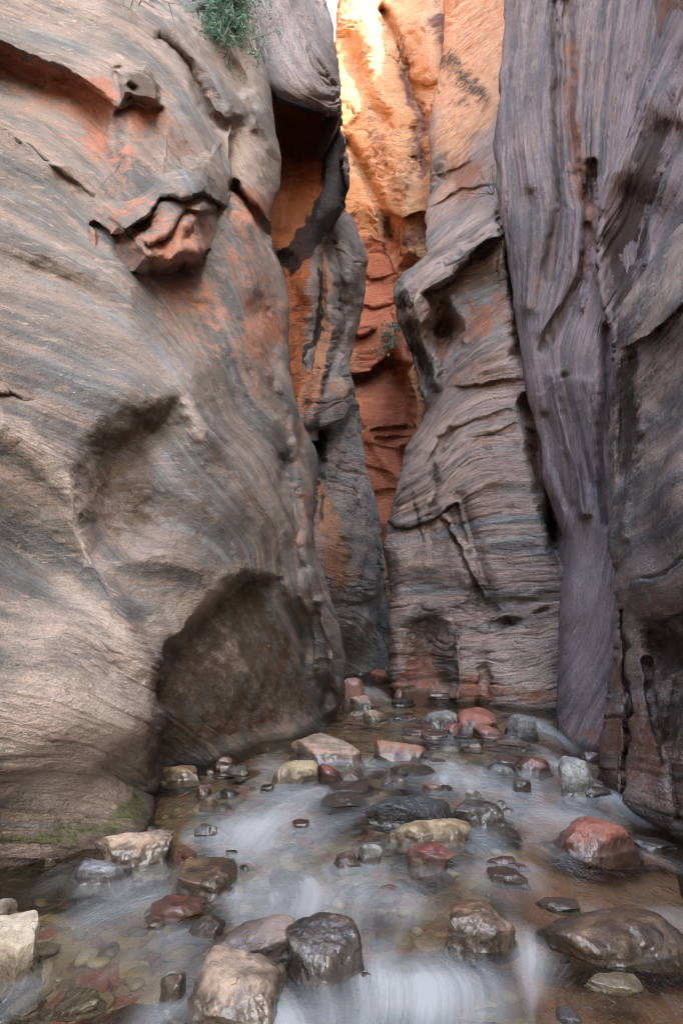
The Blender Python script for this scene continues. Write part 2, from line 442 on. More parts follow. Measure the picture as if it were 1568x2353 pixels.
f1 = [scoop([(350,1900),(352,1545),(385,1485),(450,1415),(520,1335),(565,1312),(640,1330),(760,1500),(800,1660),(600,1800)], [(340,1830),(345,1545),(385,1485),(450,1415),(520,1335),(565,1312)], 0.25, 34, 200, 0.0), blob(70,1240,150,90,0.09,30), blob(430,1290,170,55,-0.08,22), blob(170,1600,170,170,-0.07), blob(130,820,230,120,-0.08,15), blob(530,900,55,150,0.08,-12), blob(560,1180,90,60,-0.05,30), blob(120,450,200,90,0.06,25), blob(420,760,90,120,0.05), ledge([(-40,285),(20,305),(120,372),(215,440)], 0.05, 70, 12), blob(260,650,200,60,-0.05,25), scoop(hollow, [(300,1285),(230,1270),(188,1200),(178,1120),(190,1030),(245,975),(320,950),(400,930)], 0.24, 95, 140, 0.12), blob(340,890,120,60,-0.07),
  ridge([(430,880),(470,980),(560,1080),(640,1200),(690,1350)], -0.10, 42), blob(470,980,45,75,-0.08),
  ridge([(-60,930),(60,990),(150,1070),(185,1160),(215,1290),(290,1420),(340,1530)], -0.10, 60),
  blob(620,800,34,85,0.16,-10), blob(585,720,40,45,0.10), blob(660,1080,22,60,0.18,-14), blob(690,1010,18,60,0.14), blob(705,1480,14,90,0.16,-12),
  blob(640,1400,20,60,-0.12,-18), ridge([(668,1020),(690,1140),(705,1260),(735,1380)], -0.09, 12), ridge([(640,1060),(662,1180),(690,1300)], 0.10, 14), ridge([(612,880),(650,960),(672,1060)], 0.07, 12), ridge([(700,1330),(730,1440),(748,1560)], -0.10, 14), ridge([(740,1380),(770,1500),(778,1620)], -0.12, 14), ridge([(722,1420),(742,1520),(750,1620)], 0.14, 10),
  ledge([(-100,50),(0,85),(60,115),(150,145),(200,180),(262,225)], 0.34, 260, 75), ledge([(-100,60),(0,98),(60,132),(150,162),(200,205),(262,248)], 0.06, 60, 6), ledge([(-100,-20),(0,20),(120,80),(260,120)], -0.09, 60, 60), ledge([(262,250),(300,225),(330,240),(372,240)], 0.08, 150, 20, endfade=10),
  poly([(262,160),(300,150),(345,152),(372,190),(366,250),(330,238),(290,225),(270,250)], -0.16, 16), blob(275,172,10,14,0.10), blob(300,205,12,12,0.10),
  ridge([(365,85),(420,130),(470,240),(520,290)], 0.12, 9), ridge([(470,30),(500,90),(560,200)], 0.10, 14), ridge([(395,60),(450,130),(540,260)], -0.08, 16),
  ledge([(-20,290),(40,320),(100,370),(150,372)], -0.10, 45, 6), ledge([(0,480),(80,520),(200,600)], -0.06, 60, 30),
  vledge([(528,270),(532,420),(522,470)], 0.18, 60, 10), ridge([(540,430),(600,510),(622,535)], 0.22, 12), ledge([(540,455),(600,528),(640,610)], -0.12, 70, 10),
  ridge([(540,90),(600,220),(628,330)], -0.10, 30), ledge([(280,560),(340,640),(480,690)], 0.05, 80, 30),
  blob(120,640,160,30,0.06,25), blob(400,620,60,50,0.10), ledge([(-50,905),(30,900),(60,915)], 0.05, 60, 4),
  blob(230,760,160,40,-0.06,20), blob(70,1290,120,40,0.05,25), blob(250,1560,120,60,0.05,20),
  blob(60,1930,260,70,-0.07), blob(300,1880,60,70,-0.06)]
masks1 = {
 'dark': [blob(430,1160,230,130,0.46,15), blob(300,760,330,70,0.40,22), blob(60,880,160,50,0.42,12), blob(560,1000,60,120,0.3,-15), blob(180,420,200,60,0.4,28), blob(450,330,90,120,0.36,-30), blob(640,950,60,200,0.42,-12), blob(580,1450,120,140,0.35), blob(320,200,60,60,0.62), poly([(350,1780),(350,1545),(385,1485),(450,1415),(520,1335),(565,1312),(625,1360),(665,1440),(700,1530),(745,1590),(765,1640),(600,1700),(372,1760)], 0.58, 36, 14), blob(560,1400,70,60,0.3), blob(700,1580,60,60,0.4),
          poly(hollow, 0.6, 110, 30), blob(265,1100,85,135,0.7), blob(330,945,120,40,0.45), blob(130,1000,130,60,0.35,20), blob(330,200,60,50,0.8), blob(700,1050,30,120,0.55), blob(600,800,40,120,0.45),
          ledge([(-100,75),(0,115),(60,145),(150,180),(262,280)], 0.45, 50, 9), blob(640,1390,60,60,0.4), blob(740,1560,40,90,0.5), blob(240,720,300,110,0.26), blob(200,800,260,60,0.3)],  # dark: stains, with shade painted into the hollow and alcove
 'red': [blob(450,700,120,90,0.55,20), blob(200,230,80,70,0.85), blob(215,300,45,80,0.85), blob(320,260,90,70,0.65), blob(300,340,60,60,0.5), blob(400,330,60,140,0.35,-30), blob(580,480,60,70,0.75,40), blob(600,760,80,150,0.66), blob(560,600,60,80,0.5), blob(690,900,22,220,0.6),
         ledge([(-100,60),(0,98),(60,132),(150,162),(262,258)], 0.95, 110, 9), blob(480,800,120,60,0.40,30), blob(690,1180,30,120,0.5), blob(270,380,60,120,0.4,-20), blob(520,1670,190,50,0.55,-8), blob(640,1520,60,120,0.42), blob(440,170,20,80,0.5,-30), blob(520,130,40,30,0.5)],
 'pale': [ridge([(150,1330),(300,1480),(330,1640),(322,1780)],0.62,46), ridge([(-20,960),(90,1040),(170,1150),(200,1290)],0.55,40), blob(500,1340,110,34,0.5,-32), blob(560,340,50,120,0.55,-20), poly([(420,880),(470,960),(480,1050),(420,1000)], 0.7, 30, 20), blob(430,1400,170,60,0.7,-35), blob(170,1680,230,200,0.9), blob(160,1800,240,70,0.75), blob(100,1450,220,130,0.62), ledge([(-100,1010),(60,1060),(180,1180),(250,1330)],0.3,140,30), poly([(480,1480),(555,1465),(580,1555),(520,1560)],0.9,15,5), blob(560,150,60,150,0.6,-15), blob(480,60,80,60,0.6)],  # pale rock, also painting light on the alcove rim and bulge-shaded foot
 'moss': [poly([(-200,1960),(-40,1905),(60,1897),(150,1878),(250,1850),(290,1820),(318,1790),(345,1790),(345,1900),(250,1925),(60,1960),(-200,2000)], 0.8, 34, 8), blob(330,1770,12,90,0.55), blob(170,1890,70,30,0.8,-18), blob(40,1920,50,25,0.8,-15)],
}
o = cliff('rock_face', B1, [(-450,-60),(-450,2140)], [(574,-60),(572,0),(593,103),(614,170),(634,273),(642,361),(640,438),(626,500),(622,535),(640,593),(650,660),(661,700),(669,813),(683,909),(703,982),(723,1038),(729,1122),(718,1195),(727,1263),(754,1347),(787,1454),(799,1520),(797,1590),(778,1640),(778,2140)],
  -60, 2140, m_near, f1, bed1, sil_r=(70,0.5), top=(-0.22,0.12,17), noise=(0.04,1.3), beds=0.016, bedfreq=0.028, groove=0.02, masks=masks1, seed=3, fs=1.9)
keep(o, cliff_near)
# the jutting knob
kl = [(300,500),(330,440),(380,330),(450,246),(540,238),(580,258),(620,275),(662,300)]
kl = [(b,a) for a,b in kl]
knobpoly = [(236,538),(262,590),(290,648),(345,655),(440,635),(485,628),(512,560),(530,480),(530,380),(524,300),(440,330),(370,400),(290,450),(240,470)]
def BK(X, Y):
    sd = poly_sd(X, Y, knobpoly)
    up = sstep(Y, 290, 520)
    return B1(X, Y)+0.20-(0.30+0.52*up)*sstep(sd, -12, 75)*(0.5+0.5*sstep(X, 220, 420))-0.12*up*sstep(sd, -12, 18)
fk = [ledge([(225,505),(250,540),(290,528),(330,492),(372,452),(420,455),(470,440),(540,500)], 0.34, 55, 10, endfade=12), ledge([(350,560),(390,520),(430,480),(470,490),(520,470)], 0.20, 40, 12, endfade=20),
  blob(425,555,50,24,0.16,-20), blob(345,520,50,14,0.12,-30), ledge([(250,620),(330,628),(420,600),(520,560)], 0.22, 60, 8, endfade=20), ridge([(395,600),(430,520),(470,480)],-0.07,14), blob(300,560,40,26,-0.10),
  ridge([(320,320),(360,400),(420,440)], -0.06, 14), blob(470,400,60,60,-0.08), ridge([(440,330),(480,400),(500,470)], 0.04, 10)]
o = cliff('rock_knob', BK, [(430,290),(320,330),(226,430),(205,500),(212,560),(245,620),(280,664),(280,680)], [(516,290),(529,330),(533,420),(528,490),(515,545),(498,610),(480,650),(440,680)],
  290, 680, m_near, fk, bed1, sil_r=(30,0.3), noise=(0.03,2.4), beds=0.02, bedfreq=0.03, seed=8, fs=1.2, wf=0.7, groove=0.03, back=0.8, out=0.15,
  masks={'red':[blob(400,560,180,120,0.62), blob(300,470,90,80,0.5), blob(250,560,60,60,0.7)], 'dark':[blob(340,505,80,22,0.6,-30), blob(400,640,150,26,0.62), blob(470,380,50,90,0.5), blob(400,440,120,30,0.42,10)]})  # dark also paints shade below the brow and under the bottom lip
keep(o, cliff_near)

# ---- domed cliff with the overhang
B2 = field([(560,-100,8.4),(760,-100,8.9),(560,0,8.1),(660,0,7.9),(745,0,8.5),(600,150,7.9),(690,140,7.55),(775,200,8.3),(700,230,7.5),(765,262,7.9),(640,220,7.7),
   (660,300,9.2),(740,300,9.0),(640,420,8.9),(700,500,8.6),(790,400,9.0),(740,560,8.9),(660,600,8.5),(600,500,8.8),(640,700,8.6),(700,700,8.9),(690,900,8.5),(600,800,8.4),(760,700,9.3),(740,900,9.3),(720,1000,8.8)])
bed2 = bedfield([(0,[(580,0),(640,160),(760,250)]),(-120,[(650,-20),(700,100),(775,200)]),(-240,[(720,-20),(775,100)]),(200,[(620,300),(700,300),(790,300)]),(420,[(620,500),(700,520),(800,520)]),(700,[(620,800),(760,800)])])
o = cliff('sandstone_cliff', B2, [(540,-60),(560,100),(580,200),(590,400),(585,620),(620,800),(650,1010)], [(722,-60),(745,0),(765,60),(772,120),(779,200),(781,255),(783,275),(795,330),(803,390),(802,430),(788,480),(760,520),(742,560),(745,640),(742,720),(735,800),(735,1010)],
  -60, 1010, m_dome, [ledge([(560,60),(600,152),(640,212),(700,238),(745,258),(790,264)], 1.15, 170, 8, endfade=5), blob(760,440,55,110,-0.35,-15), ridge([(640,300),(672,400),(650,520)], -0.12, 14), ridge([(700,260),(705,340),(695,430)], -0.15, 16),
     blob(735,290,22,28,-0.18), vledge([(735,330),(742,400),(715,520),(660,600)], -0.12, 60, 12), ridge([(655,600),(690,760),(700,960)], 0.25, 22), vledge([(650,620),(668,780),(690,940)], -0.15, 60, 20), ridge([(600,150),(660,60),(720,0)], 0.06, 40), ridge([(640,40),(700,130),(775,230)], -0.05, 20), blob(690,470,40,110,0.20)],
  bed2, sil_r=(45,0.7), top=(-0.10,0.16,17), noise=(0.05,0.9), beds=0.035, bedfreq=0.05, groove=0.06, fs=1.3, seed=13, back=3.0,
  masks={'red':[poly([(600,180),(640,235),(700,262),(775,285),(720,520),(690,760),(720,1010),(600,1010)], 1.0, 12, 12)],
         'dark':[poly([(742,265),(782,290),(806,400),(800,450),(765,520),(735,565),(660,640),(640,590),(700,520),(735,440),(730,330)], 1.0, 10, 8), poly([(722,610),(738,620),(728,760),(704,860),(692,820),(712,720)],0.9,8,6), blob(640,620,20,120,0.6)],
         'pale':[blob(690,60,60,120,0.25)]})
tag(o, 'purple-grey domed cliff whose overhang shelters an orange hollow streaked with black', 'cliff', 'cliffs of the slot canyon')

# ---- streaked cliff below the dome, down to the stream's bend
B3 = field([(660,480,9.6),(790,480,10.4),(740,540,9.9),(843,600,10.6),(835,690,10.8),(800,620,10.0),(660,700,9.3),(740,760,9.7),(810,800,10.4),(690,900,8.9),(740,940,8.9),(800,900,9.4),(825,925,10.2),(705,985,8.7),(760,980,8.9),
   (700,1100,8.5),(780,1080,9.3),(838,1080,10.3),(726,1263,8.4),(800,1250,9.4),(880,1263,10.9),(760,1400,9.0),(830,1400,10.1),(893,1400,11.4),(790,1535,10.4),(840,1537,10.9),(890,1530,11.6),(790,1620,10.4),(890,1620,11.5),(680,1500,9.0)])
bed3 = bedfield([(0,[(720,560),(840,640)]),(150,[(700,760),(820,800)]),(300,[(700,920),(820,900)]),(500,[(720,1080),(840,1120)]),(750,[(730,1270),(880,1320)]),(1000,[(780,1480),(890,1540)])])
o = cliff('sandstone_cliff', B3, [(640,470),(640,700),(660,950),(680,1100),(690,1300),(720,1450),(740,1640)], [(790,470),(815,510),(835,560),(844,600),(835,690),(818,760),(808,790),(810,830),(826,925),(828,980),(836,1072),(855,1128),(872,1207),(881,1263),(884,1300),(888,1336),(897,1400),(899,1440),(890,1480),(890,1640)],
  470, 1640, m_slab, [ledge([(690,1000),(730,990),(790,962),(830,925)], 0.55, 130, 9, endfade=8), ridge([(740,560),(760,650),(765,740),(740,850),(712,970)], -0.22, 16), ridge([(770,560),(785,660),(792,740),(740,900)], 0.18, 12), ridge([(812,600),(805,690),(800,760)], -0.1, 14),
     blob(720,1020,20,40,0.4), ridge([(725,1000),(735,1100),(722,1200)], 0.25, 12), ledge([(725,1110),(760,1120),(800,1140)], -0.1, 60, 10), blob(880,1380,14,60,0.3), blob(850,1440,30,40,-0.2), ledge([(760,1370),(830,1380),(895,1330)],0.12,60,14), blob(770,1250,40,90,-0.12)],
  bed3, sil_r=(45,0.7), noise=(0.07,1.2), beds=0.03, bedfreq=0.06, groove=0.05, seed=19, fs=1.3, back=3.0,
  masks={'red':[poly([(640,480),(735,540),(765,640),(760,750),(715,960),(640,980)],0.85,15,15), poly([(718,1090),(770,1100),(800,1250),(810,1340),(770,1370),(730,1300)],0.66,20,15), blob(770,900,60,60,0.5), blob(720,1150,20,120,0.5), blob(800,1530,60,14,0.4)],
         'dark':[poly([(722,610),(745,560),(742,720),(712,860),(690,820)],0.8,8,6), blob(790,690,14,110,0.5), blob(850,1150,40,200,0.42,-8), blob(770,1060,50,80,0.45), blob(735,1020,40,60,0.7), blob(880,1400,22,110,0.75), blob(810,985,30,30,0.5), blob(700,900,20,90,0.5)],
         'pale':[blob(790,900,24,60,0.7,-10), blob(760,640,12,60,0.5), blob(790,1320,30,30,0.5)]})
tag(o, 'black-streaked cliff beneath the dome ending in a slate-grey slab where the stream bends', 'cliff', 'cliffs of the slot canyon')

# ---- far orange cliff
BF = field([(600,-60,20.5),(600,1300,16.5),(780,-60,19.5),(790,100,18.8),(800,300,17.8),(830,450,17.2),(860,600,16.8),(960,-60,19.0),(900,200,17.6),(930,450,16.4),(950,570,16.0),(1080,-60,17.6),(1060,200,16.2),(1040,400,15.4),(1180,-60,17.5),(1180,400,15.2),
   (830,750,16.4),(900,760,16.2),(880,900,16.2),(880,1050,15.6),(860,1150,15.4),(900,1250,15.0),(1100,700,15.2),(1100,1200,14.6)])
bedF = bedfield([(0,[(780,100),(1150,160)]),(300,[(790,400),(1150,430)]),(600,[(800,700),(1000,690)]),(900,[(820,1000),(1000,960)]),(1150,[(840,1240),(1000,1220)])])
o = cliff('sandstone_cliff', BF, [(775,-60),(774,0),(768,40),(769,90),(760,150),(700,240),(650,420),(650,1560)], [(1230,-60),(1230,620),(1120,700),(1060,900),(1040,1560)], -60, 1560, m_far,
  [ridge([(840,60),(870,200),(905,270),(900,400),(880,480)], -0.7, 40), ridge([(880,30),(935,170),(970,270),(965,380)], 0.9, 16), ridge([(800,330),(850,430),(900,540)], 0.7, 13), ridge([(790,90),(850,240),(880,280)], 0.35, 22), poly([(895,400),(920,340),(960,380),(975,470),(976,600),(915,610),(890,480)], -1.0, 40, 8),
   ledge([(890,480),(925,500),(975,480)], 0.5, 90, 8, endfade=8), ridge([(985,60),(1000,200),(985,330),(990,480)], -0.9, 34), ridge([(1020,40),(1060,180),(1100,260)], -0.7, 30), vledge([(1100,0),(1120,120),(1135,240)], 0.9, 60, 14), ridge([(1060,0),(1110,150),(1140,230)], 0.5, 12), blob(985,205,18,24,0.5),
   ledge([(930,170),(985,190),(1040,160)], 0.25, 50, 10), ledge([(800,762),(830,770),(860,752)], 0.55, 40, 6, endfade=10), ledge([(800,860),(850,850),(895,815),(940,830)], 0.95, 75, 10, endfade=10), ledge([(820,908),(870,915),(950,900)], -0.25, 40, 6), ledge([(855,985),(935,975)], 0.4, 16, 4, endfade=8), ledge([(860,1003),(935,1000)], 0.35, 14, 4, endfade=8),
   ridge([(815,905),(850,1010),(900,1090)], -0.25, 16), ledge([(845,1015),(940,1035)], 0.2, 30, 6), ledge([(850,1130),(920,1120)],0.3,40,8), ledge([(830,530),(880,540),(920,640)],-0.3,40,8), blob(870,1200,30,30,-0.3), ridge([(905,770),(940,850),(960,920),(955,990),(935,1020)], -1.2, 17), ledge([(810,600),(850,640),(900,625)],0.22,30,6), ledge([(815,690),(860,705),(915,690)],0.25,36,8), ledge([(840,1065),(900,1085)],0.2,26,6)],
  bedF, sil_l=(60,0.9), top=(0.02,0.18,9), noise=(0.10,0.6), beds=0.07, bedfreq=0.05, seed=27, back=5.0, groove=0.10, wf=0.4, lumps=0.03,
  masks={'red':[poly([(780,470),(960,560),(1000,1330),(780,1330)],0.75,80,40), blob(880,560,80,60,0.6), blob(1120,100,30,150,0.6), blob(960,540,50,70,0.5)],
         'dark':[ridge([(1020,60),(1050,160),(1075,240)], 0.78, 34), blob(860,330,26,110,0.55,-12), blob(930,120,30,120,0.5,-15), ridge([(930,170),(972,290),(970,400)],0.7,14), blob(1060,220,60,40,0.62), blob(860,370,60,60,0.45), blob(940,540,40,90,0.58), blob(815,420,16,100,0.4), blob(870,870,80,30,0.5), blob(970,500,14,120,0.5)],
         'pale':[blob(850,190,30,160,0.8,-12), blob(1000,60,40,140,0.9), blob(800,60,40,60,0.6), blob(930,430,30,60,0.6)]})
tag(o, 'glowing orange sandstone cliff at the far end of the canyon below the sky', 'cliff', 'cliffs of the slot canyon')

# ---- banded buttress standing in the stream's bend
B4 = field([(1000,-60,14.6),(1150,-60,13.4),(1040,100,14.0),(1145,180,12.4),(985,330,13.4),(1060,330,12.6),(1140,330,11.2),(976,520,11.9),(1060,480,10.9),(1140,450,9.6),(1080,500,9.6),(990,600,9.6),(910,660,9.6),(930,720,9.3),(1000,640,8.9),(1060,570,8.7),(1145,500,8.5),(1165,640,8.5),(1100,650,8.6),
   (1000,800,9.0),(950,830,9.5),(1100,800,8.4),(1190,800,8.2),(975,950,9.3),(1080,950,8.5),(1215,950,7.9),(935,1030,9.3),(1000,1050,8.7),(1240,1080,7.6),(1120,1080,8.1),(893,1190,9.1),(1000,1180,8.5),(1150,1200,7.9),(1290,1230,7.35),(880,1260,9.0),(890,1330,9.0),(893,1450,8.9),(1000,1300,8.35),(1150,1350,7.75),(1285,1350,7.2),
   (905,1590,yg(1590)),(1045,1600,8.0),(1150,1617,7.5),(1277,1630,7.1),(960,1500,8.5),(1150,1480,7.65),(1280,1480,7.1),(1370,1300,7.2),(1370,1600,7.0),(905,1700,8.3),(1277,1700,7.1)])
bed4 = bedfield([(-300,[(980,420),(1060,380),(1140,300)]),(-150,[(985,560),(1060,480),(1140,420)]),(0,[(920,680),(1000,600),(1100,560),(1160,520)]),(180,[(960,880),(1040,770),(1180,680)]),(330,[(960,1000),(1060,880),(1210,820)]),(480,[(910,1110),(1020,1000),(1240,930)]),(640,[(890,1190),(1020,1120),(1260,1060)]),
   (820,[(880,1250),(1040,1220),(1280,1190)]),(1000,[(890,1360),(1060,1340),(1285,1330)]),(1180,[(900,1490),(1080,1490),(1285,1460)]),(1330,[(910,1590),(1090,1590),(1285,1570)])])
f4 = [ledge([(900,690),(935,640),(985,615),(1050,580),(1110,530),(1150,500)], -0.28, 60, 14, endfade=5), ledge([(975,665),(1040,640),(1080,590),(1130,540),(1150,530)], 0.42, 70, 10, endfade=12), blob(1022,752,36,54,0.62,20), ridge([(985,700),(995,720),(1015,700)],0.12,14),
   ridge([(935,640),(955,720),(985,800),(1000,880)], -0.16, 14), poly([(925,740),(950,740),(990,860),(980,930),(960,880)], 0.30, 20), ridge([(1045,690),(1062,730),(1052,780)], -0.12, 12), vledge([(988,690),(1000,800),(1015,870)], 0.14, 30, 8),
   ledge([(1000,1185),(1030,1150),(1060,1140),(1090,1120),(1150,1090)], -0.16, 40, 10), ridge([(990,1180),(1000,1120),(990,1060),(1030,990)], 0.10, 9), poly([(995,1190),(1020,1160),(1055,1150),(1070,1200),(1085,1260),(1060,1230),(1030,1185)], 0.18, 12), ledge([(985,1190),(1010,1175),(1030,1190),(1050,1240),(1110,1370)], 0.20, 60, 10, endfade=10),
   ridge([(1060,1150),(1085,1230),(1110,1330),(1120,1400)], 0.12, 16), ridge([(1030,1200),(1050,1260),(1080,1330)], -0.10, 24), ledge([(885,1195),(940,1200),(1000,1185)], 0.16, 60, 8), vledge([(955,1140),(975,1200),(985,1240)], 0.10, 40, 10, left=True),
   poly([(905,1480),(925,1430),(980,1400),(1030,1430),(1050,1500),(1052,1590),(1000,1620),(910,1620)], 0.34, 60, 6), ridge([(1050,1460),(1056,1560),(1052,1610)], -0.14, 18), blob(980,1360,70,40,0.14), ridge([(1110,1540),(1120,1590),(1105,1620)], 0.10, 12), blob(1160,1434,36,9,0.20,-12), blob(1240,1407,14,5,0.10,-15), ledge([(1000,1400),(1100,1370),(1280,1350)], 0.08, 60, 24),
   ledge([(1060,890),(1130,880),(1195,870)], 0.10, 40, 6), ledge([(1090,1000),(1180,970)], 0.07, 30, 8), ridge([(1215,930),(1240,1030),(1245,1120),(1290,1230)], 0.3, 18), blob(1265,1220,14,60,0.55,-14), ledge([(1080,1240),(1180,1230),(1280,1250)], -0.08, 50, 12), ridge([(1150,440),(1160,520),(1175,650),(1195,820)], 0.25, 12),
   ledge([(1010,1000),(1080,960),(1160,940)],0.06,36,8), blob(1240,1000,20,90,0.12), ledge([(990,470),(1050,430),(1130,420)],0.14,40,8), ledge([(1000,400),(1070,370)],0.14,30,8)]
o = cliff('sandstone_cliff', B4, [(1015,-60),(1020,60),(1010,160),(992,240),(985,310),(988,380),(988,440),(978,500),(976,585),(955,605),(925,628),(906,668),(917,735),(933,765),(950,830),(966,900),(981,945),(962,990),(933,1030),(917,1094),(891,1190),(877,1257),(887,1302),(894,1375),(891,1470),(896,1540),(905,1590),(905,1720)],
  [(1230,-60),(1230,600),(1280,900),(1370,1200),(1370,1720)], -60, 1720, m_butt, f4, bed4, sil_l=(38,0.55), top=(0.10,0.18,7), noise=(0.05,1.1), beds=0.045, bedfreq=0.055, groove=0.05, seed=33, fs=1.8, back=2.6,
  masks={'red':[poly([(960,300),(1200,300),(1160,480),(990,600),(960,420)],0.7,120,10), blob(1090,735,130,60,0.62,-30), blob(1010,800,18,110,0.6,-10), blob(1090,860,170,80,0.42,-25), blob(960,1540,80,90,0.66), blob(1240,1600,100,30,0.6), blob(1100,1580,110,60,0.6), blob(1130,980,140,70,0.4,-15), blob(1240,1060,30,100,0.55,-10), blob(1160,1080,80,30,0.35), blob(940,1170,40,30,0.4), blob(1020,1180,30,30,0.5), blob(1110,1000,120,60,0.25)],
         'dark':[blob(960,800,22,110,0.75,-16), blob(1015,760,30,50,0.65), blob(1100,590,70,40,0.5,-30), blob(930,690,30,40,0.6), blob(1000,1430,120,70,0.55), blob(970,1500,80,90,0.45), blob(1120,1430,140,60,0.36), blob(1090,1350,90,90,0.42), blob(1170,1250,120,80,0.32), blob(1180,1020,60,60,0.35), ridge([(1020,140),(1060,180),(1110,230)],0.6,40), blob(1060,230,60,50,0.45), blob(930,1180,40,60,0.4), blob(1160,1434,36,12,0.6,-12), blob(1265,1220,18,70,0.7,-14)],
         'peach':[poly([(900,-200),(1300,-200),(1250,260),(1120,330),(1010,520),(960,480),(960,200)],1.0,130,30)],  # warm sunlit glow painted into the colour of the buttress top
         'pale':[blob(1070,660,70,60,0.3), blob(1170,1560,130,80,0.75), blob(1200,1460,110,60,0.5), blob(1080,1255,130,26,0.45), blob(930,1270,50,40,0.5), blob(1340,1290,60,50,0.4), blob(1060,400,70,60,0.4), blob(900,1240,20,60,0.5)]})
tag(o, 'banded grey buttress with a hooded brow standing where the stream bends away', 'cliff', 'cliffs of the slot canyon')

# ---- fluted cliff
B5 = field([(1158,-60,9.2),(1158,60,8.9),(1140,300,8.3),(1145,450,8.1),(1165,600,8.0),(1180,760,7.8),(1200,880,7.5),(1235,960,7.2),(1245,1080,7.0),(1290,1250,6.7),(1285,1420,6.45),(1277,1560,6.2),(1279,1687,yg(1687)),(1380,1726,5.2),(1300,1700,5.5),
   (1300,-60,8.0),(1300,300,7.5),(1300,600,7.2),(1300,850,6.8),(1340,1000,6.5),(1340,1200,6.25),(1340,1400,6.0),(1340,1560,5.75),(1450,-60,7.1),(1430,300,6.7),(1400,600,6.6),(1400,900,6.1),(1420,1300,5.8),(1430,1700,5.2),(1600,-60,6.2),(1600,300,6.0),(1600,1700,5.2),(1279,1800,5.6)])
bed5 = bedfield([(0,[(1160,0),(1140,300),(1150,500),(1170,700),(1185,800),(1205,900)]),(220,[(1230,0),(1215,300),(1240,480),(1225,640),(1215,770),(1240,950),(1262,1100)]),(400,[(1290,0),(1275,300),(1300,470),(1290,620),(1250,800),(1290,950),(1315,1080),(1310,1200),(1288,1290)]),
  (600,[(1370,0),(1340,250),(1360,480),(1345,640),(1296,850),(1340,1000),(1360,1150),(1345,1280),(1283,1420)]),(820,[(1460,0),(1420,250),(1385,480),(1385,660),(1346,900),(1380,1050),(1395,1250),(1370,1400),(1278,1560)]),(1050,[(1560,0),(1500,250)]),(1000,[(1420,800),(1425,1250),(1400,1480),(1279,1690)]),(1200,[(1450,1300),(1440,1550),(1330,1750)])])
f5 = [ridge([(1210,0),(1195,250),(1215,420)], -0.25, 22), ridge([(1245,0),(1255,300),(1252,480),(1210,700)], -0.22, 24), ridge([(1275,0),(1282,260),(1285,480),(1262,640)], 0.28, 10), ridge([(1300,0),(1308,280),(1322,400)], 0.3, 12), ridge([(1335,0),(1330,250),(1345,430)], -0.2, 18), ridge([(1355,380),(1350,500),(1330,640),(1290,720),(1250,800)], 0.3, 12), blob(1350,430,18,40,0.4), ridge([(1320,480),(1320,600),(1290,680),(1235,760)], -0.14, 16), ridge([(1380,480),(1362,620),(1330,700)], -0.16, 12), ridge([(1345,520),(1362,560),(1340,660)],0.16,9),
   ridge([(1400,0),(1385,200),(1370,400)], 0.15, 14), ridge([(1270,870),(1285,970),(1320,1080),(1340,1180)], -0.32, 14), ridge([(1295,870),(1310,960),(1350,1100)], 0.20, 14), ridge([(1345,880),(1350,1000),(1365,1100)], -0.14, 12), ridge([(1250,960),(1270,1060),(1300,1160)], 0.22, 14), ridge([(1395,760),(1390,1000),(1400,1200)], 0.35, 16), ledge([(1240,900),(1270,870),(1310,860)], -0.12, 40, 10), blob(1320,780,60,60,-0.15), blob(1340,1330,60,80,-0.12), ridge([(1290,1430),(1340,1400),(1400,1330)], -0.06, 20), blob(1300,1640,30,40,0.12)]
o = cliff('sandstone_cliff', B5, [(1160,-60),(1158,60),(1150,150),(1140,230),(1138,300),(1139,430),(1160,540),(1168,600),(1175,690),(1185,760),(1200,870),(1218,930),(1240,1010),(1248,1090),(1268,1170),(1290,1240),(1291,1300),(1283,1400),(1279,1480),(1276,1600),(1276,1830)], [(1640,-60),(1640,400),(1520,700),(1470,900),(1470,1830)], -60, 1830, m_flute, f5, bed5,
  sil_l=(34,0.45), top=(0.22,0.02,15), noise=(0.035,1.0), bamp=lambda X, Y: 0.02+0.98*sstep(Y, 900, 560), wf=0.3, beds=0.07, bedfreq=0.035, groove=0.06, seed=41, fs=0.75, along=0.22, back=2.2,
  masks={'red':[ridge([(1310,100),(1325,400),(1350,470),(1340,620)],0.6,24), blob(1230,620,60,160,0.36,15), blob(1400,200,60,160,0.34), blob(1360,540,16,60,0.55), blob(1190,120,14,60,0.3), blob(1340,1690,60,30,0.75), blob(1260,700,60,40,0.3), blob(1290,1640,20,60,0.3), blob(1210,330,20,80,0.25)],
         'dark':[blob(1280,1640,24,50,0.35), blob(1350,430,16,60,0.6), blob(1390,900,24,300,0.5), ridge([(1280,0),(1284,300),(1286,470)],0.5,8), blob(1270,1080,20,90,0.4), blob(1440,150,60,200,0.4), blob(1330,600,60,140,0.45,15), blob(1240,300,30,200,0.32)],
         'pale':[blob(1340,1400,70,260,0.75), blob(1330,1250,60,60,0.5)]})
tag(o, 'tall purple-grey cliff carved into upright flutes like folded cloth', 'cliff', 'cliffs of the slot canyon')

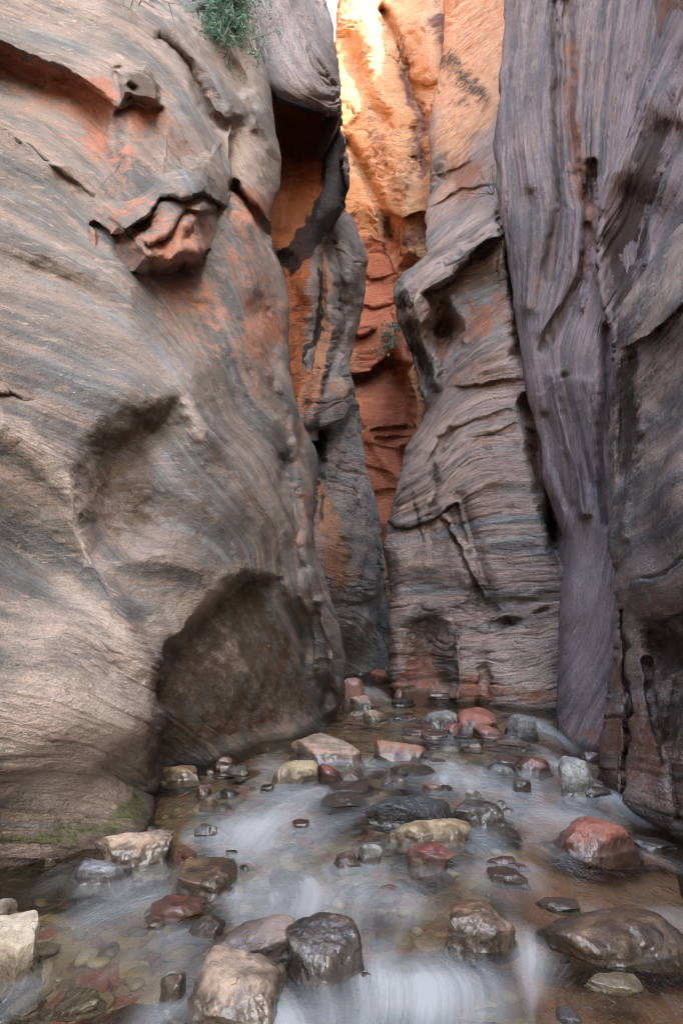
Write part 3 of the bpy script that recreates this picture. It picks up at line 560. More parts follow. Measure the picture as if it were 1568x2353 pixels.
# ---- near cliff opposite the mossy one
B6 = field([(1700,380,4.9),(1568,509,4.85),(1494,594,5.0),(1429,694,5.12),(1412,779,5.1),(1568,600,4.3),(1568,690,3.9),(1500,725,4.4),(1440,795,4.75),(1568,760,3.92),(1500,810,4.45),(1440,880,4.85),(1500,950,4.5),(1568,900,3.95),
  (1405,909,5.15),(1398,1050,5.05),(1390,1250,4.95),(1408,1330,4.85),(1415,1409,4.8),(1400,1560,4.75),(1378,1700,4.72),(1373,1752,yg(1752)),(1420,1830,yg(1830)),(1500,1890,yg(1890)),(1568,1932,yg(1932)),
  (1480,1050,4.45),(1568,1080,3.55),(1440,1150,4.65),(1480,1250,4.15),(1568,1250,3.4),(1440,1330,4.4),(1500,1390,3.9),(1568,1400,3.45),(1520,1480,4.05),(1450,1480,4.4),(1568,1560,3.55),(1450,1650,4.1),(1520,1750,3.5),(1568,1750,3.2),(1800,350,4.3),(1800,600,3.6),(1800,1200,2.7),(1800,2000,2.2),(1950,300,3.6),(1950,600,3.0),(1950,1200,2.3),(1950,2000,1.8),(1376,1900,4.5),(1560,2100,2.9)])
B7 = field([(1540,-60,6.4),(1500,120,6.3),(1465,230,6.15),(1400,400,6.15),(1374,480,6.2),(1367,600,6.1),(1378,700,6.0),(1400,840,5.8),(1440,450,6.4),(1450,600,6.3),(1430,700,6.1),(1500,300,6.0),(1548,278,5.55),(1520,420,5.75),(1476,608,5.8),(1568,100,5.6),(1568,400,5.5),(1540,560,5.6),(1650,0,5.2),(1650,400,5.2),(1960,-60,4.4),(1960,400,4.2),(1960,900,4.0),(1500,900,5.5),(1600,0,5.5)])
bed6 = bedfield([(0,[(1400,480),(1470,280),(1560,60)]),(250,[(1400,640),(1500,400),(1568,240)]),(420,[(1420,740),(1500,560),(1568,450)]),(620,[(1420,860),(1490,800),(1568,690)]),(800,[(1420,1000),(1500,960),(1568,880)]),(1000,[(1420,1200),(1500,1150),(1568,1100)]),(1250,[(1420,1400),(1568,1370)]),(1500,[(1400,1600),(1568,1600)]),(1800,[(1420,1800),(1568,1850)])])
f6 = [ledge([(1405,800),(1440,792),(1490,770),(1568,695),(1750,640)], 0.10, 120, 16), vledge([(1418,800),(1415,900),(1408,1100)], 0.12, 36, 12), ridge([(1450,830),(1440,960),(1430,1100)], 0.09, 12), ridge([(1494,950),(1455,1010),(1435,1110),(1430,1230)], -0.10, 16), ridge([(1465,830),(1462,930)], -0.05, 12),
   ridge([(1428,1400),(1436,1600),(1432,1720),(1425,1830)], 0.12, 4), ridge([(1482,1520),(1505,1640),(1515,1700)], 0.14, 9), blob(1530,1470,50,50,0.16), ridge([(1568,1500),(1540,1700),(1560,1880)], 0.10, 14), ledge([(1480,1420),(1520,1425),(1568,1400),(1700,1390)], 0.16, 70, 12), blob(1470,1330,40,60,-0.10), ledge([(1400,1560),(1450,1590),(1500,1570)], -0.06, 100, 20), ledge([(1380,1790),(1450,1850),(1568,1925)], 0.05, 90, 20), blob(1405,1690,20,80,-0.05),
   ridge([(1568,560),(1510,640),(1470,720)],0.05,10), blob(1540,820,40,60,0.08), blob(1545,1180,50,90,-0.08)]
o = cliff('sandstone_cliff', B6, [(1800,330),(1700,380),(1568,509),(1494,594),(1454,659),(1429,694),(1418,729),(1411,779),(1404,850),(1404,909),(1398,1009),(1398,1084),(1390,1259),(1408,1320),(1409,1359),(1416,1409),(1410,1480),(1398,1560),(1382,1680),(1374,1755),(1374,2120)], [(1960,330),(1960,2120)], 330, 2120, m_pit, f6, bed6,
  sil_l=(30,0.30), noise=(0.03,1.9), beds=0.02, bedfreq=0.03, groove=0.03, wf=0.4, seed=53, fs=1.3, along=0.4, back=2.0,
  masks={'red':[blob(1450,1680,120,130,0.66), blob(1500,1770,120,80,0.55), blob(1420,1560,40,80,0.6), blob(1470,900,30,160,0.28)],
         'dark':[blob(1440,960,46,220,0.85), blob(1520,860,70,80,0.5), blob(1530,1500,80,100,0.8), blob(1550,1640,60,170,0.7), blob(1500,1150,90,200,0.36), blob(1390,1800,40,50,0.6), blob(1500,1880,80,40,0.5), ledge([(1405,805),(1440,800),(1490,780),(1568,705)],0.6,110,14), ridge([(1428,1400),(1436,1600),(1425,1830)],0.8,6), ridge([(1482,1520),(1505,1640),(1520,1760)],0.7,10)],
         'pale':[blob(1500,660,90,100,0.45,-40), blob(1480,1360,50,50,0.3)],
         'moss':[blob(1395,1800,22,50,0.42)]})
tag(o, 'dark pitted cliff streaked brown, with a pink cracked foot beside the stream', 'cliff', 'cliffs of the slot canyon')
o = cliff('sandstone_cliff', B7, [(1540,-60),(1528,0),(1500,120),(1465,230),(1400,400),(1374,480),(1367,520),(1367,640),(1378,700),(1395,760),(1400,850),(1400,1000)], [(1960,-60),(1960,1000)], -60, 1000, m_flute,
  [ridge([(1505,100),(1475,220),(1410,380),(1378,470)], -0.10, 16), ridge([(1556,200),(1548,278),(1520,420),(1478,600)], -0.12, 10), ridge([(1540,300),(1500,440),(1460,590)], 0.10, 20), vledge([(1385,480),(1380,600),(1385,700)], 0.10, 60, 16)], bed6,
  sil_l=(26,0.30), top=(0.16,-0.02,17), noise=(0.035,1.4), beds=0.05, bedfreq=0.04, groove=0.05, wf=0.4, seed=57, along=0.4, back=2.0,
  masks={'dark':[poly([(1400,470),(1440,360),(1490,240),(1548,278),(1520,420),(1476,620),(1425,760),(1392,700),(1385,560)], 1.0, 45, 22), blob(1550,480,40,80,0.4)], 'red':[blob(1440,480,60,120,0.2)], 'pale':[blob(1545,330,12,120,0.3)]})
tag(o, 'brown-black leaning cliff face folded between the fluted cliff and the pitted one', 'cliff', 'cliffs of the slot canyon')

# unseen rock added behind the viewer and round the bend to block and bounce light
c6 = bpy.data.objects['sandstone_cliff.004'] if 'sandstone_cliff.004' in bpy.data.objects else None
allc = [x for x in bpy.data.objects if x.get('category') == 'cliff']
def last_cliff(word): return [x for x in allc if word in x['label']][0]
def unseen_face(pts, H, lean, mat, seed, parent, lo=-0.6, amp=0.25, red=0.5):
    n = 80; m = 110
    pl = np.array(pts, float); cum = np.r_[0, np.cumsum(np.linalg.norm(np.diff(pl, axis=0), axis=1))]
    u = np.linspace(0, cum[-1], m)
    bx, by = np.interp(u, cum, pl[:, 0]), np.interp(u, cum, pl[:, 1])
    zz = np.linspace(H, lo, n)[:, None]
    X = bx[None]+lean[0]*np.maximum(zz, 0); Y = by[None]+lean[1]*np.maximum(zz, 0); Z = zz+0*X
    P = np.stack([X, Y, Z], -1)
    N = grid_normals(P); P = P+N*(amp*fbm(X*0.5, Y*0.5, Z*0.3, seed, 5))[..., None]
    A = {'bed': -Z*100, 'red': red+0*X, 'dark': 0*X, 'pale': 0*X, 'moss': 0*X, 'peach': 0*X}
    o = grid_mesh('rock_face', P, A, mat)
    keep(o, parent)
    return o
unseen_face([(3.7,4.7),(2.75,2.7),(2.4,1.2),(3.2,-1.0),(4.0,-4.0),(3.4,-12.0)], 28, (0.14,0), m_pit, 71, last_cliff('pitted'))  # unseen wall added to keep the sun off the near rock
unseen_face([(-1.75,1.85),(-2.5,-0.5),(-2.6,-4.0),(-1.6,-7.0)], 9, (-0.2,0), m_near, 72, cliff_near)  # unseen wall added to narrow the light from behind the viewer
unseen_face([(-0.9,12.2),(-1.3,15.0),(-1.6,19.0),(-2.2,26.0)], 30, (-0.02,0.0), m_far, 73, last_cliff('orange sand'), red=0.2)  # unseen wall added to bounce sunlight onto the far cliff

unseen_face([(3.6,5.0),(4.3,8.0),(4.6,11.0),(5.2,13.5),(7.5,16.0)], 24, (0.05,0), m_flute, 74, last_cliff('fluted') if False else last_cliff('upright'))  # unseen wall added to stop low sun reaching the far cliff
# ---------------------------------------------------------------- stones
def ico(sub):
    import bmesh
    bm = bmesh.new(); bmesh.ops.create_icosphere(bm, subdivisions=sub, radius=1.0)
    v = np.array([x.co[:] for x in bm.verts]); f = np.array([[q.index for q in p.verts] for p in bm.faces]); bm.free()
    return v, f
ICO = {k: ico(k) for k in (2, 3, 4, 5, 6)}

def tri_mesh(name, V, F, mat, attrs=None):
    me = bpy.data.meshes.new(name)
    me.vertices.add(len(V)); me.vertices.foreach_set('co', np.ascontiguousarray(V, dtype=np.float32).ravel())
    me.loops.add(F.size); me.polygons.add(len(F))
    me.loops.foreach_set('vertex_index', F.ravel().astype(np.int32))
    me.polygons.foreach_set('loop_start', (np.arange(len(F))*F.shape[1]).astype(np.int32))
    me.polygons.foreach_set('use_smooth', np.ones(len(F), bool))
    me.update(calc_edges=True)
    for k, v in (attrs or {}).items():
        at = me.attributes.new(k, 'FLOAT', 'POINT'); at.data.foreach_set('value', np.ascontiguousarray(v, dtype=np.float32))
    me.materials.append(mat)
    o = bpy.data.objects.new(name, me); col.objects.link(o)
    return o

def stone_shape(seed, sub, ang, planes=13):
    rng = np.random.RandomState(seed)
    v = ICO[sub][0]*1.3
    for k in range(planes):
        n = rng.normal(size=3); n /= np.linalg.norm(n)
        r = rng.uniform(0.66, 1.02)
        d = v@n-r
        soft = 0.10*(1-ang)+0.012
        v = v-np.outer(soft*np.logaddexp(0, d/soft)*1.0, n)
    v = v-(v.max(0)+v.min(0))/2
    return v/((v.max(0)-v.min(0))/2)

def stone_mat(name, ca, cb, spot=None, spot_amt=0.4, wet=0.0, rough=0.6, band=0.0, scale=1.0, glint=0.0, pit=0.0, foot=1.0):
    t = NT(name)
    P = t.objco(); W = t.pos()
    oi = t.n('ShaderNodeObjectInfo')
    P = t.vadd(P, t.comb(t.math('MULTIPLY', oi.outputs['Random'], 31.0), t.math('MULTIPLY', oi.outputs['Random'], 17.0), 0.0))
    n1 = t.noise(P, 9*scale, 6, 0.65, 0.6)
    n2 = t.noise(P, 38*scale, 5, 0.7)
    n3 = t.noise(P, 150*scale, 3, 0.7)
    if band:
        nb = t.noise(t.vscale(P, (3, 3, 38)), scale, 4, 0.6, 0.4)
        n1 = t.math('ADD', t.math('MULTIPLY', n1, 1-band), t.math('MULTIPLY', nb, band))
    c = t.mix(t.ss(n1, 0.38, 0.62), ca, cb)
    if spot: c = t.mix(t.math('MULTIPLY', t.ss(t.math('ADD', t.math('MULTIPLY', n2, 0.6), t.math('MULTIPLY', n1, 0.4)), 0.52, 0.60), spot_amt), c, spot)
    crack = t.n('ShaderNodeTexVoronoi', feature='DISTANCE_TO_EDGE'); crack.inputs['Scale'].default_value = 5*scale
    t.l(t.vadd(P, t.vscale(t.n('ShaderNodeTexNoise').outputs['Color'], (0.12, 0.12, 0.12))), crack.inputs['Vector'])
    ck = t.math('MULTIPLY', t.ss(crack.outputs['Distance'], 0.02, 0.0), t.ss(n2, 0.45, 0.6))
    c = t.mix(t.math('MULTIPLY', ck, 0.55), c, (0.03, 0.022, 0.018))
    hs = t.n('ShaderNodeHueSaturation'); t.l(c, hs.inputs['Color'])
    t.l(t.math('ADD', 1.0, t.math('ADD', t.math('MULTIPLY', t.math('SUBTRACT', n3, 0.5), 0.9), t.math('MULTIPLY', t.math('SUBTRACT', n2, 0.5), 0.6))), hs.inputs['Value'])
    c = hs.outputs[0]
    sx = t.n('ShaderNodeSeparateXYZ'); t.l(W, sx.inputs[0])
    wl = t.math('MULTIPLY', t.ss(t.math('ADD', sx.outputs[2], t.math('MULTIPLY', t.math('SUBTRACT', n1, 0.5), 0.16)), 0.105, 0.035), foot)
    w = t.math('MAXIMUM', wl, wet) if wet < 1 else 1.0
    if wet < 1: c = t.mix(t.math('MULTIPLY', wl, 0.8), c, t.mix(0.5, (0.05, 0.035, 0.025), c, 'MULTIPLY'))
    b = t.n('ShaderNodeBsdfPrincipled'); t.l(c, b.inputs['Base Color'])
    t.put(b.inputs['Roughness'], t.math('SUBTRACT', rough, t.math('MULTIPLY', w, rough-0.24)))
    t.put(b.inputs['Specular IOR Level'], t.math('MULTIPLY_ADD', w, 0.3, 0.25))
    h = t.math('ADD', t.math('MULTIPLY', n2, 1.0), t.math('MULTIPLY', n3, 0.35))
    nn = t.bump(h, 0.6+glint*0.4, 0.012/scale)
    if pit:
        v = t.n('ShaderNodeTexVoronoi'); v.inputs['Scale'].default_value = 60; t.l(P, v.inputs['Vector'])
        nn = t.bump(v.outputs['Distance'], pit, 0.02, nn)
    nn2 = t.bump(t.math('MULTIPLY', ck, -1.0), 0.6, 0.01, nn)
    t.l(nn2, b.inputs['Normal'])
    if True:
        t.put(b.inputs['Coat Weight'], t.math('MULTIPLY', w, 0.7))
        b.inputs['Coat Roughness'].default_value = 0.05; b.inputs['Coat IOR'].default_value = 1.5
        cn = t.bump(t.noise(P, 16*scale, 3, 0.5), 0.4+0.6*glint, 0.025)
        t.l(cn, b.inputs['Coat Normal'])
    return t.out(b.outputs[0])

SM = {
 'tan': stone_mat('stone tan', (0.27, 0.195, 0.145), (0.42, 0.32, 0.245), (0.25, 0.15, 0.09), 0.5),
 'cream': stone_mat('stone cream', (0.37, 0.31, 0.23), (0.52, 0.46, 0.36), (0.30, 0.2, 0.1), 0.35),
 'blue': stone_mat('stone blue grey', (0.16, 0.175, 0.20), (0.33, 0.335, 0.36), (0.07, 0.07, 0.08), 0.5, 0.25),
 'brown': stone_mat('stone brown wet', (0.075, 0.045, 0.027), (0.15, 0.09, 0.05), (0.26, 0.17, 0.09), 0.45, 0.9, glint=0.3),
 'black': stone_mat('stone black wet', (0.028, 0.024, 0.022), (0.07, 0.055, 0.045), (0.12, 0.085, 0.06), 0.5, 0.95, glint=0.4),
 'basalt': stone_mat('stone basalt', (0.03, 0.031, 0.034), (0.075, 0.077, 0.082), (0.14, 0.145, 0.15), 0.35, 0.6, pit=0.4, scale=1.2, glint=0.2),
 'red': stone_mat('stone red', (0.22, 0.078, 0.053), (0.32, 0.13, 0.09), (0.16, 0.055, 0.045), 0.5, 0.12),
 'redwet': stone_mat('stone red wet', (0.15, 0.04, 0.03), (0.24, 0.085, 0.06), (0.06, 0.03, 0.028), 0.6, 0.8),
 'redgrey': stone_mat('stone red and grey', (0.27, 0.085, 0.05), (0.25, 0.2, 0.15), (0.10, 0.075, 0.06), 0.7, 0.05, band=0.35),
 'layered': stone_mat('stone layered', (0.15, 0.12, 0.09), (0.40, 0.27, 0.21), (0.33, 0.10, 0.05), 0.5, 0.0, band=0.5),
 'olive': stone_mat('stone olive tan', (0.24, 0.175, 0.10), (0.42, 0.34, 0.225), (0.14, 0.095, 0.055), 0.55, 0.0),
 'ochre': stone_mat('stone ochre', (0.26, 0.165, 0.085), (0.37, 0.275, 0.17), (0.44, 0.39, 0.31), 0.6, 0.15),
 'purple': stone_mat('stone purple banded', (0.36, 0.265, 0.19), (0.20, 0.175, 0.19), (0.36, 0.2, 0.09), 0.6, 0.15, band=0.25),
 'grey': stone_mat('stone grey', (0.13, 0.12, 0.105), (0.31, 0.295, 0.27), (0.055, 0.05, 0.045), 0.6, 0.2),
 'pink': stone_mat('stone pink', (0.40, 0.24, 0.18), (0.50, 0.33, 0.26), (0.3, 0.15, 0.1), 0.5, 0.1),
 'pale': stone_mat('stone pale yellow', (0.46, 0.38, 0.22), (0.56, 0.49, 0.33), (0.35, 0.26, 0.13), 0.4, 0.4),
 'maroon': stone_mat('stone maroon', (0.17, 0.075, 0.06), (0.25, 0.125, 0.10), (0.1, 0.05, 0.045), 0.5, 0.5),
 'dull': stone_mat('stone dull brown', (0.15, 0.10, 0.07), (0.24, 0.165, 0.115), (0.09, 0.06, 0.045), 0.5, 0.5),
}
ROCKS = []      # centre x, y, radius x, radius y, emergent?
def stone(name, box, kind, label, cat, ang=0.5, seed=None, sub=None, depth=None, yaw=0.0, sink=0.35, under=0.0, rough=0.034, group='stones lying in the stream', tilt=0.0):
    """box: outline in the drawing; the front foot of the stone stands on the water line there. under: depth of its top below the water."""
    x0, y0, x1, y1 = box
    cx = (x0+x1)/2
    seed = seed if seed is not None else int(x0*7+y0*13) % 9973
    gx, gy = ground(cx, y1)
    a0, dy0, _ = ray(cx, y1)
    w = (x1-x0)/FPX*(gy/dy0)
    back = ground(cx, max(y0, 1450))[1]-gy
    if under:
        d = min(back, 1.1*w) if depth is None else depth*w
        yc = gy+d/2; zt = -under+0.02; 
    else:
        d = (min(0.75*w, 0.85*back) if depth is None else depth*w)
        yc = gy+d*0.5
        a, dyy, dz = ray(cx, y0)
        zt = CAMH+dz*(yc+0.10*d)/dyy
        zt = max(zt, 0.015)
    xc = float(ray(cx, y1)[0]*yc/ray(cx, y1)[1])
    k = yc/gy
    H = max(1.6*zt, zt+sink*0.3*w) if not under else 0.35*w
    if sub is None: sub = 6 if (x1-x0) > 130 else 5 if (x1-x0) > 60 else 4 if (x1-x0) > 25 else 3
    v = stone_shape(seed, sub, ang)
    c, s = math.cos(R(yaw)), math.sin(R(yaw))
    if yaw:
        v = np.stack([v[:, 0]*c-v[:, 1]*s, v[:, 0]*s+v[:, 1]*c, v[:, 2]], -1); v /= np.abs(v).max(0)
    if tilt:
        v = v+np.stack([0*v[:, 0], 0*v[:, 0], math.tan(R(tilt))*v[:, 0]*w/max(H, 1e-3)], -1)
        v[:, 2] = (v[:, 2]-(v[:, 2].max()+v[:, 2].min())/2); v[:, 2] /= np.abs(v[:, 2]).max()
    v[:, 2] = np.sign(v[:, 2])*np.abs(v[:, 2])**0.72
    v[:, :2] = np.sign(v[:, :2])*np.abs(v[:, :2])**(0.78 if ang >= 0.5 else 0.9)
    v[:, :2] *= (1+0.30*sstep(-v[:, 2], 0.0, 0.7))[:, None]
    V = v*np.array([w*k/2*0.98, d/2*1.12, H/2])
    q = V/w; sd = seed*0.37
    nrm = v/np.linalg.norm(v, axis=1, keepdims=True)
    dd = rough*w*(fbm(q[:, 0]*3.2+sd, q[:, 1]*3.2, q[:, 2]*3.2, seed, 5, 0.55))
    dd += -0.35*rough*w*np.abs(fbm(q[:, 0]*7+sd, q[:, 1]*7, q[:, 2]*9, seed+9, 3, 0.5))
    V = V+nrm*dd[:, None]*np.array([1, 1, min(1.0, H/w*1.3)])
    V[:, 2] += zt-V[:, 2].max()
    base = np.array([xc, yc, 0.0])
    o = tri_mesh(name, V, ICO[sub][1], SM[kind])
    o.location = base
    tag(o, label, cat, group)
    ROCKS.append((xc, yc, w*k/2, max(d/2, 0.03), 0 if under > 0.02 else 1))
    return o

B = 'boulder'; S = 'stone'
for box, kind, label, cat, kw in [
 ((215,1890,395,1985),'tan','pale tan angular boulder resting against the mossy cliff foot',B,dict(ang=.8,seed=12,depth=.7,rough=.06)),
 ((162,1965,300,2035),'blue','blue-grey faceted stone with a wet end, below the pale tan boulder',S,dict(ang=.85,seed=31,depth=.7)),
 ((-70,2106,90,2262),'cream','big cream boulder with a brown wet underside cut by the picture edge',B,dict(ang=.5,seed=5,depth=.8)),
 ((-50,2072,33,2122),'cream','small cream rock sitting behind the big cream boulder',S,dict(ang=.4,seed=6,depth=.8)),
 ((402,1985,541,2060),'brown','rounded brown wet stone with white glints amid foam above a flat red slab',S,dict(ang=.35,seed=7,depth=.8)),
 ((340,2058,470,2112),'red','flat red slab just breaking the water beside the wet brown stone',S,dict(ang=.8,seed=18,depth=.65)),
 ((430,2106,518,2156),'black','small pointed black stone slanting out of the milky water',S,dict(ang=.8,seed=9,depth=.6,tilt=16)),
 ((459,2107,681,2212),'purple','long tan stone with purple-grey bands behind the big flat-topped boulder',B,dict(ang=.4,seed=22,depth=.55,tilt=12)),
 ((650,2112,843,2262),'black','dark wet boulder covered with sparkling highlights and a brown crown',B,dict(ang=.45,seed=14,depth=.8)),
 ((412,2200,645,2362),'tan','big flat-topped tan boulder with a wet shining front',B,dict(ang=.7,seed=27,depth=.75)),
 ((368,2226,424,2305),'brown','small upright brown stone wedged beside the big flat-topped boulder',S,dict(ang=.6,depth=.8)),
 ((622,2218,657,2272),'olive','little olive stone squeezed between two big boulders',S,dict(ang=.4,depth=.9)),
 ((195,2262,378,2400),'maroon','broad maroon-brown slab lying just under the water',S,dict(ang=.6,under=.025,depth=.8)),
 ((124,2252,236,2302),'pale','pale yellow flat slab under the water near the cream boulder',S,dict(ang=.8,under=.03)),
 ((30,2262,94,2312),'cream','small pale square stone under the water below the cream boulder',S,dict(ang=.8,under=.03)),
 ((446,1890,500,1926),'black','small dark wet triangular stone midway between the tan boulder and the cascade',S,dict(ang=.8,depth=.6)),
 ((330,1900,381,1926),'grey','glistening pebble at the back corner of the pale tan boulder',S,dict(ang=.4)),
 ((102,1968,126,1989),'olive','tiny tan stone alone at the foot of the mossy cliff',S,dict(ang=.6)),
 ((618,1975,700,2030),'maroon','dull red stone blurred beneath the foam at midstream',S,dict(ang=.4,under=.02)),
 ((670,1884,711,1907),'redwet','small dark red stone poking through white water',S,dict(ang=.6)),
 ((554,2026,624,2060),'pale','whitish stone under the water beside the wet brown stone',S,dict(ang=.5,under=.02)),
 ((762,1958,830,2000),'brown','small brown wet stone ringed with foam left of a pale block',S,dict(ang=.4)),
 ((820,1932,878,1990),'grey','pale grey block with water pouring down its face',S,dict(ang=.8,depth=.6)),
 ((885,1878,1080,1948),'ochre','long yellow-tan boulder with white veins in front of the black pitted one',B,dict(ang=.4,seed=41,depth=.55)),
 ((834,1824,1045,1902),'basalt','black pitted boulder with a rough glinting top',B,dict(ang=.3,seed=44,depth=.5)),
 ((1032,1834,1174,1902),'black','thin tilted dark slab with a bright sheet of water sliding off it',S,dict(ang=.85,seed=47,depth=.6,tilt=-10)),
 ((928,1936,1040,1998),'redwet','square brick-red block in front of the yellow-tan boulder',S,dict(ang=.9,seed=50,depth=.6)),
 ((1280,1878,1453,1966),'red','salmon-red boulder with a dark cleft face standing alone in still water',B,dict(ang=.8,seed=57,depth=.65)),
 ((1118,1992,1205,2037),'brown','glinting brown stone in the open water below the salmon-red boulder',S,dict(ang=.6)),
 ((1018,2068,1180,2186),'brown','blocky brown boulder with a dark pitted face and water curling past',B,dict(ang=.7,seed=63,depth=.7)),
 ((1250,2092,1562,2212),'brown','very broad low brown boulder washed over by thin water',B,dict(ang=.25,seed=66,depth=.55)),
 ((1238,2061,1328,2096),'dull','low brown stone at the back edge of the broad low boulder',S,dict(ang=.5)),
 ((1348,2240,1480,2282),'pale','flat pale yellow stone lying on red sand',S,dict(ang=.6,depth=.4)),
 ((846,2160,1042,2246),'pale','wide pale yellow slab beneath the white chute',B,dict(ang=.4,under=.02,depth=.6)),
 ((1078,2318,1274,2420),'maroon','purplish red stone blurred under water at the bottom edge',S,dict(ang=.3,under=.03)),
 ((1275,2293,1328,2343),'blue','round dark slate stone under water at the bottom edge',S,dict(ang=.3,under=.02)),
 ((840,2030,930,2062),'pink','flat pinkish white stone barely awash in midstream',S,dict(ang=.5,under=.012)),
 ((1113,1968,1190,1990),'redwet','flat red stone awash behind the glinting brown stone',S,dict(ang=.6,depth=.3)),
 ((1453,1924,1540,1952),'black','low black ledge stone at the waterline of the pitted cliff',S,dict(ang=.7)),
 ((722,1820,842,1860),'black','flat dark slab to the left side of the black pitted boulder',S,dict(ang=.7,tilt=6)),
 ((664,1685,831,1757),'layered','large layered pink and grey boulder with red ends',B,dict(ang=.75,seed=72,depth=.6)),
 ((628,1744,730,1802),'olive','olive-tan boulder in front of the large layered boulder',B,dict(ang=.7,seed=75,depth=.7)),
 ((724,1755,781,1795),'redwet','red and black broken stone touching the olive-tan boulder',S,dict(ang=.85)),
 ((369,1757,464,1794),'ochre','rounded yellow-brown boulder in the shade of the lower hollow',B,dict(ang=.35,seed=80,depth=.6)),
 ((495,1735,539,1764),'maroon','dark red cube-like stone at the foot of the lower hollow',S,dict(ang=.85)),
 ((522,1757,572,1778),'grey','low wet pebble beside the dark red cube-like stone',S,dict(ang=.5)),
 ((453,1798,484,1825),'red','small bright red stone before the rounded yellow-brown boulder',S,dict(ang=.7)),
 ((460,1834,502,1859),'ochre','pale tan disc of stone awash near the mossy corner',S,dict(ang=.3)),
 ((598,1800,630,1819),'brown','small brown knob in front of the olive-tan boulder',S,dict(ang=.4)),
 ((503,1811,545,1829),'black','low black stone awash between red stone and brown knob',S,dict(ang=.5)),
 ((858,1698,977,1750),'redgrey','triangular red and grey stone with a sharp peak',B,dict(ang=.9,seed=88,depth=.6)),
 ((896,1756,1000,1792),'black','flat dark brown wet stone in the middle of the stream',S,dict(ang=.4)),
 ((909,1786,933,1805),'ochre','tiny tan knob in front of the flat dark wet stone',S,dict(ang=.4)),
 ((874,1785,905,1805),'brown','tiny brown stone paired with the tan knob',S,dict(ang=.4)),
 ((782,1768,840,1796),'dull','flat dull brown stone behind the black slabs',S,dict(ang=.4)),
 ((970,1797,1014,1822),'red','small rosy stone with foam around it',S,dict(ang=.4)),
 ((1006,1802,1041,1823),'black','small black stone touching the rosy stone',S,dict(ang=.4)),
 ((1178,1790,1220,1823),'brown','egg-shaped dark brown stone in the rapids',S,dict(ang=.25,depth=.8)),
 ((1188,1737,1262,1776),'redwet','flat red-brown wet stone at the head of the rapids',S,dict(ang=.5)),
 ((1136,1735,1190,1756),'maroon','low maroon stone upstream of the black rapids stone',S,dict(ang=.5)),
 ((1116,1752,1186,1776),'black','low black stone at the lip of the rapids',S,dict(ang=.7)),
 ((1283,1736,1360,1832),'grey','upright speckled grey boulder by the cracked cliff foot',B,dict(ang=.6,seed=93,depth=.8)),
 ((1334,1802,1399,1834),'black','dark wet ledge stone below the upright speckled boulder',S,dict(ang=.5)),
 ((1340,1726,1372,1743),'tan','small tan stone on the sand between the fluted and cracked cliffs',S,dict(ang=.6)),
 ((1142,1699,1220,1719),'tan','flat pale stone lying crosswise in calm water',S,dict(ang=.5)),
 ((1073,1704,1107,1723),'ochre','little square tan stone in calm water',S,dict(ang=.8)),
 ((1050,1627,1149,1678),'red','big rounded red boulder with a grey-tan face, on top of the red pile',B,dict(ang=.5,seed=97,depth=.7)),
 ((978,1634,1058,1673),'grey','wedge-shaped grey stone with striped top beside the big red boulder',B,dict(ang=.8,seed=99,depth=.7)),
 ((1085,1664,1157,1695),'red','smooth red stone in front of the big rounded red boulder',S,dict(ang=.4,seed=101)),
 ((925,1664,1009,1688),'redwet','flat dark red stone at the tip of the red pile',S,dict(ang=.6)),
 ((1015,1659,1062,1690),'redwet','dark red stone squeezed under the striped grey wedge',S,dict(ang=.7)),
 ((966,1678,1028,1697),'maroon','low dusky red stone at the waterline of the red pile',S,dict(ang=.5)),
 ((1040,1685,1087,1702),'black','low greenish black stone in front of the red pile',S,dict(ang=.4)),
 ((1163,1640,1230,1692),'grey','round speckled grey boulder beside the small waterfall',B,dict(ang=.35,seed=105,depth=.8)),
 ((831,1629,892,1655),'olive','tan-brown stone in midstream below the narrows',S,dict(ang=.5)),
 ((799,1598,867,1620),'pink','flat pink slab below the dark red block of the narrows',S,dict(ang=.5)),
 ((788,1554,837,1615),'maroon','dark red block with a pale top against the cliff end',B,dict(ang=.85,seed=109,depth=.8)),
 ((850,1538,903,1564),'red','flat red slab perched above the farthest cascade',S,dict(ang=.7)),
 ((906,1583,928,1600),'red','little red stone at the foot of the banded buttress',S,dict(ang=.5)),
 ((897,1604,952,1621),'black','flat black stone with a white glint before the banded buttress',S,dict(ang=.5)),
 ((800,1633,844,1643),'pale','low pale ledge stone at the cliff end',S,dict(ang=.5)),
 ((822,1615,855,1631),'black','small dark pyramid stone below the pink slab',S,dict(ang=.8)),
 ((926,1644,958,1656),'red','thin red stone awash in midstream',S,dict(ang=.5)),
 ((900,1644,928,1655),'black','thin black stone next to the thin red one',S,dict(ang=.5)),
 ((873,1523,903,1539),'grey','far grey stone at the very head of the visible stream',S,dict(ang=.6)),
 ((800,1538,838,1551),'dull','far brown stone along the slate-grey slab',S,dict(ang=.6)),
 ((1020,1764,1060,1798),'pale','round tan stone veiled by foam',S,dict(ang=.3,under=.01)),
 ((1067,1808,1104,1835),'tan','rounded off-white stone in the rapids',S,dict(ang=.4)),
 ((1134,1838,1162,1856),'brown','small brown stone at the tail of the rapids',S,dict(ang=.4)),
 ((982,1588,1052,1604),'dull','low rubbly ledge under the banded buttress',S,dict(ang=.7)),
 ((754,1795,857,1822),'black','long flat black slab awash behind the other dark slab',S,dict(ang=.6)),
 ((982,1744,1024,1757),'ochre','thin yellow stone awash behind the flat dark wet stone',S,dict(ang=.4)),
]:
    stone('boulder' if cat == B else 'river_stone', box, kind, label, cat, **kw)

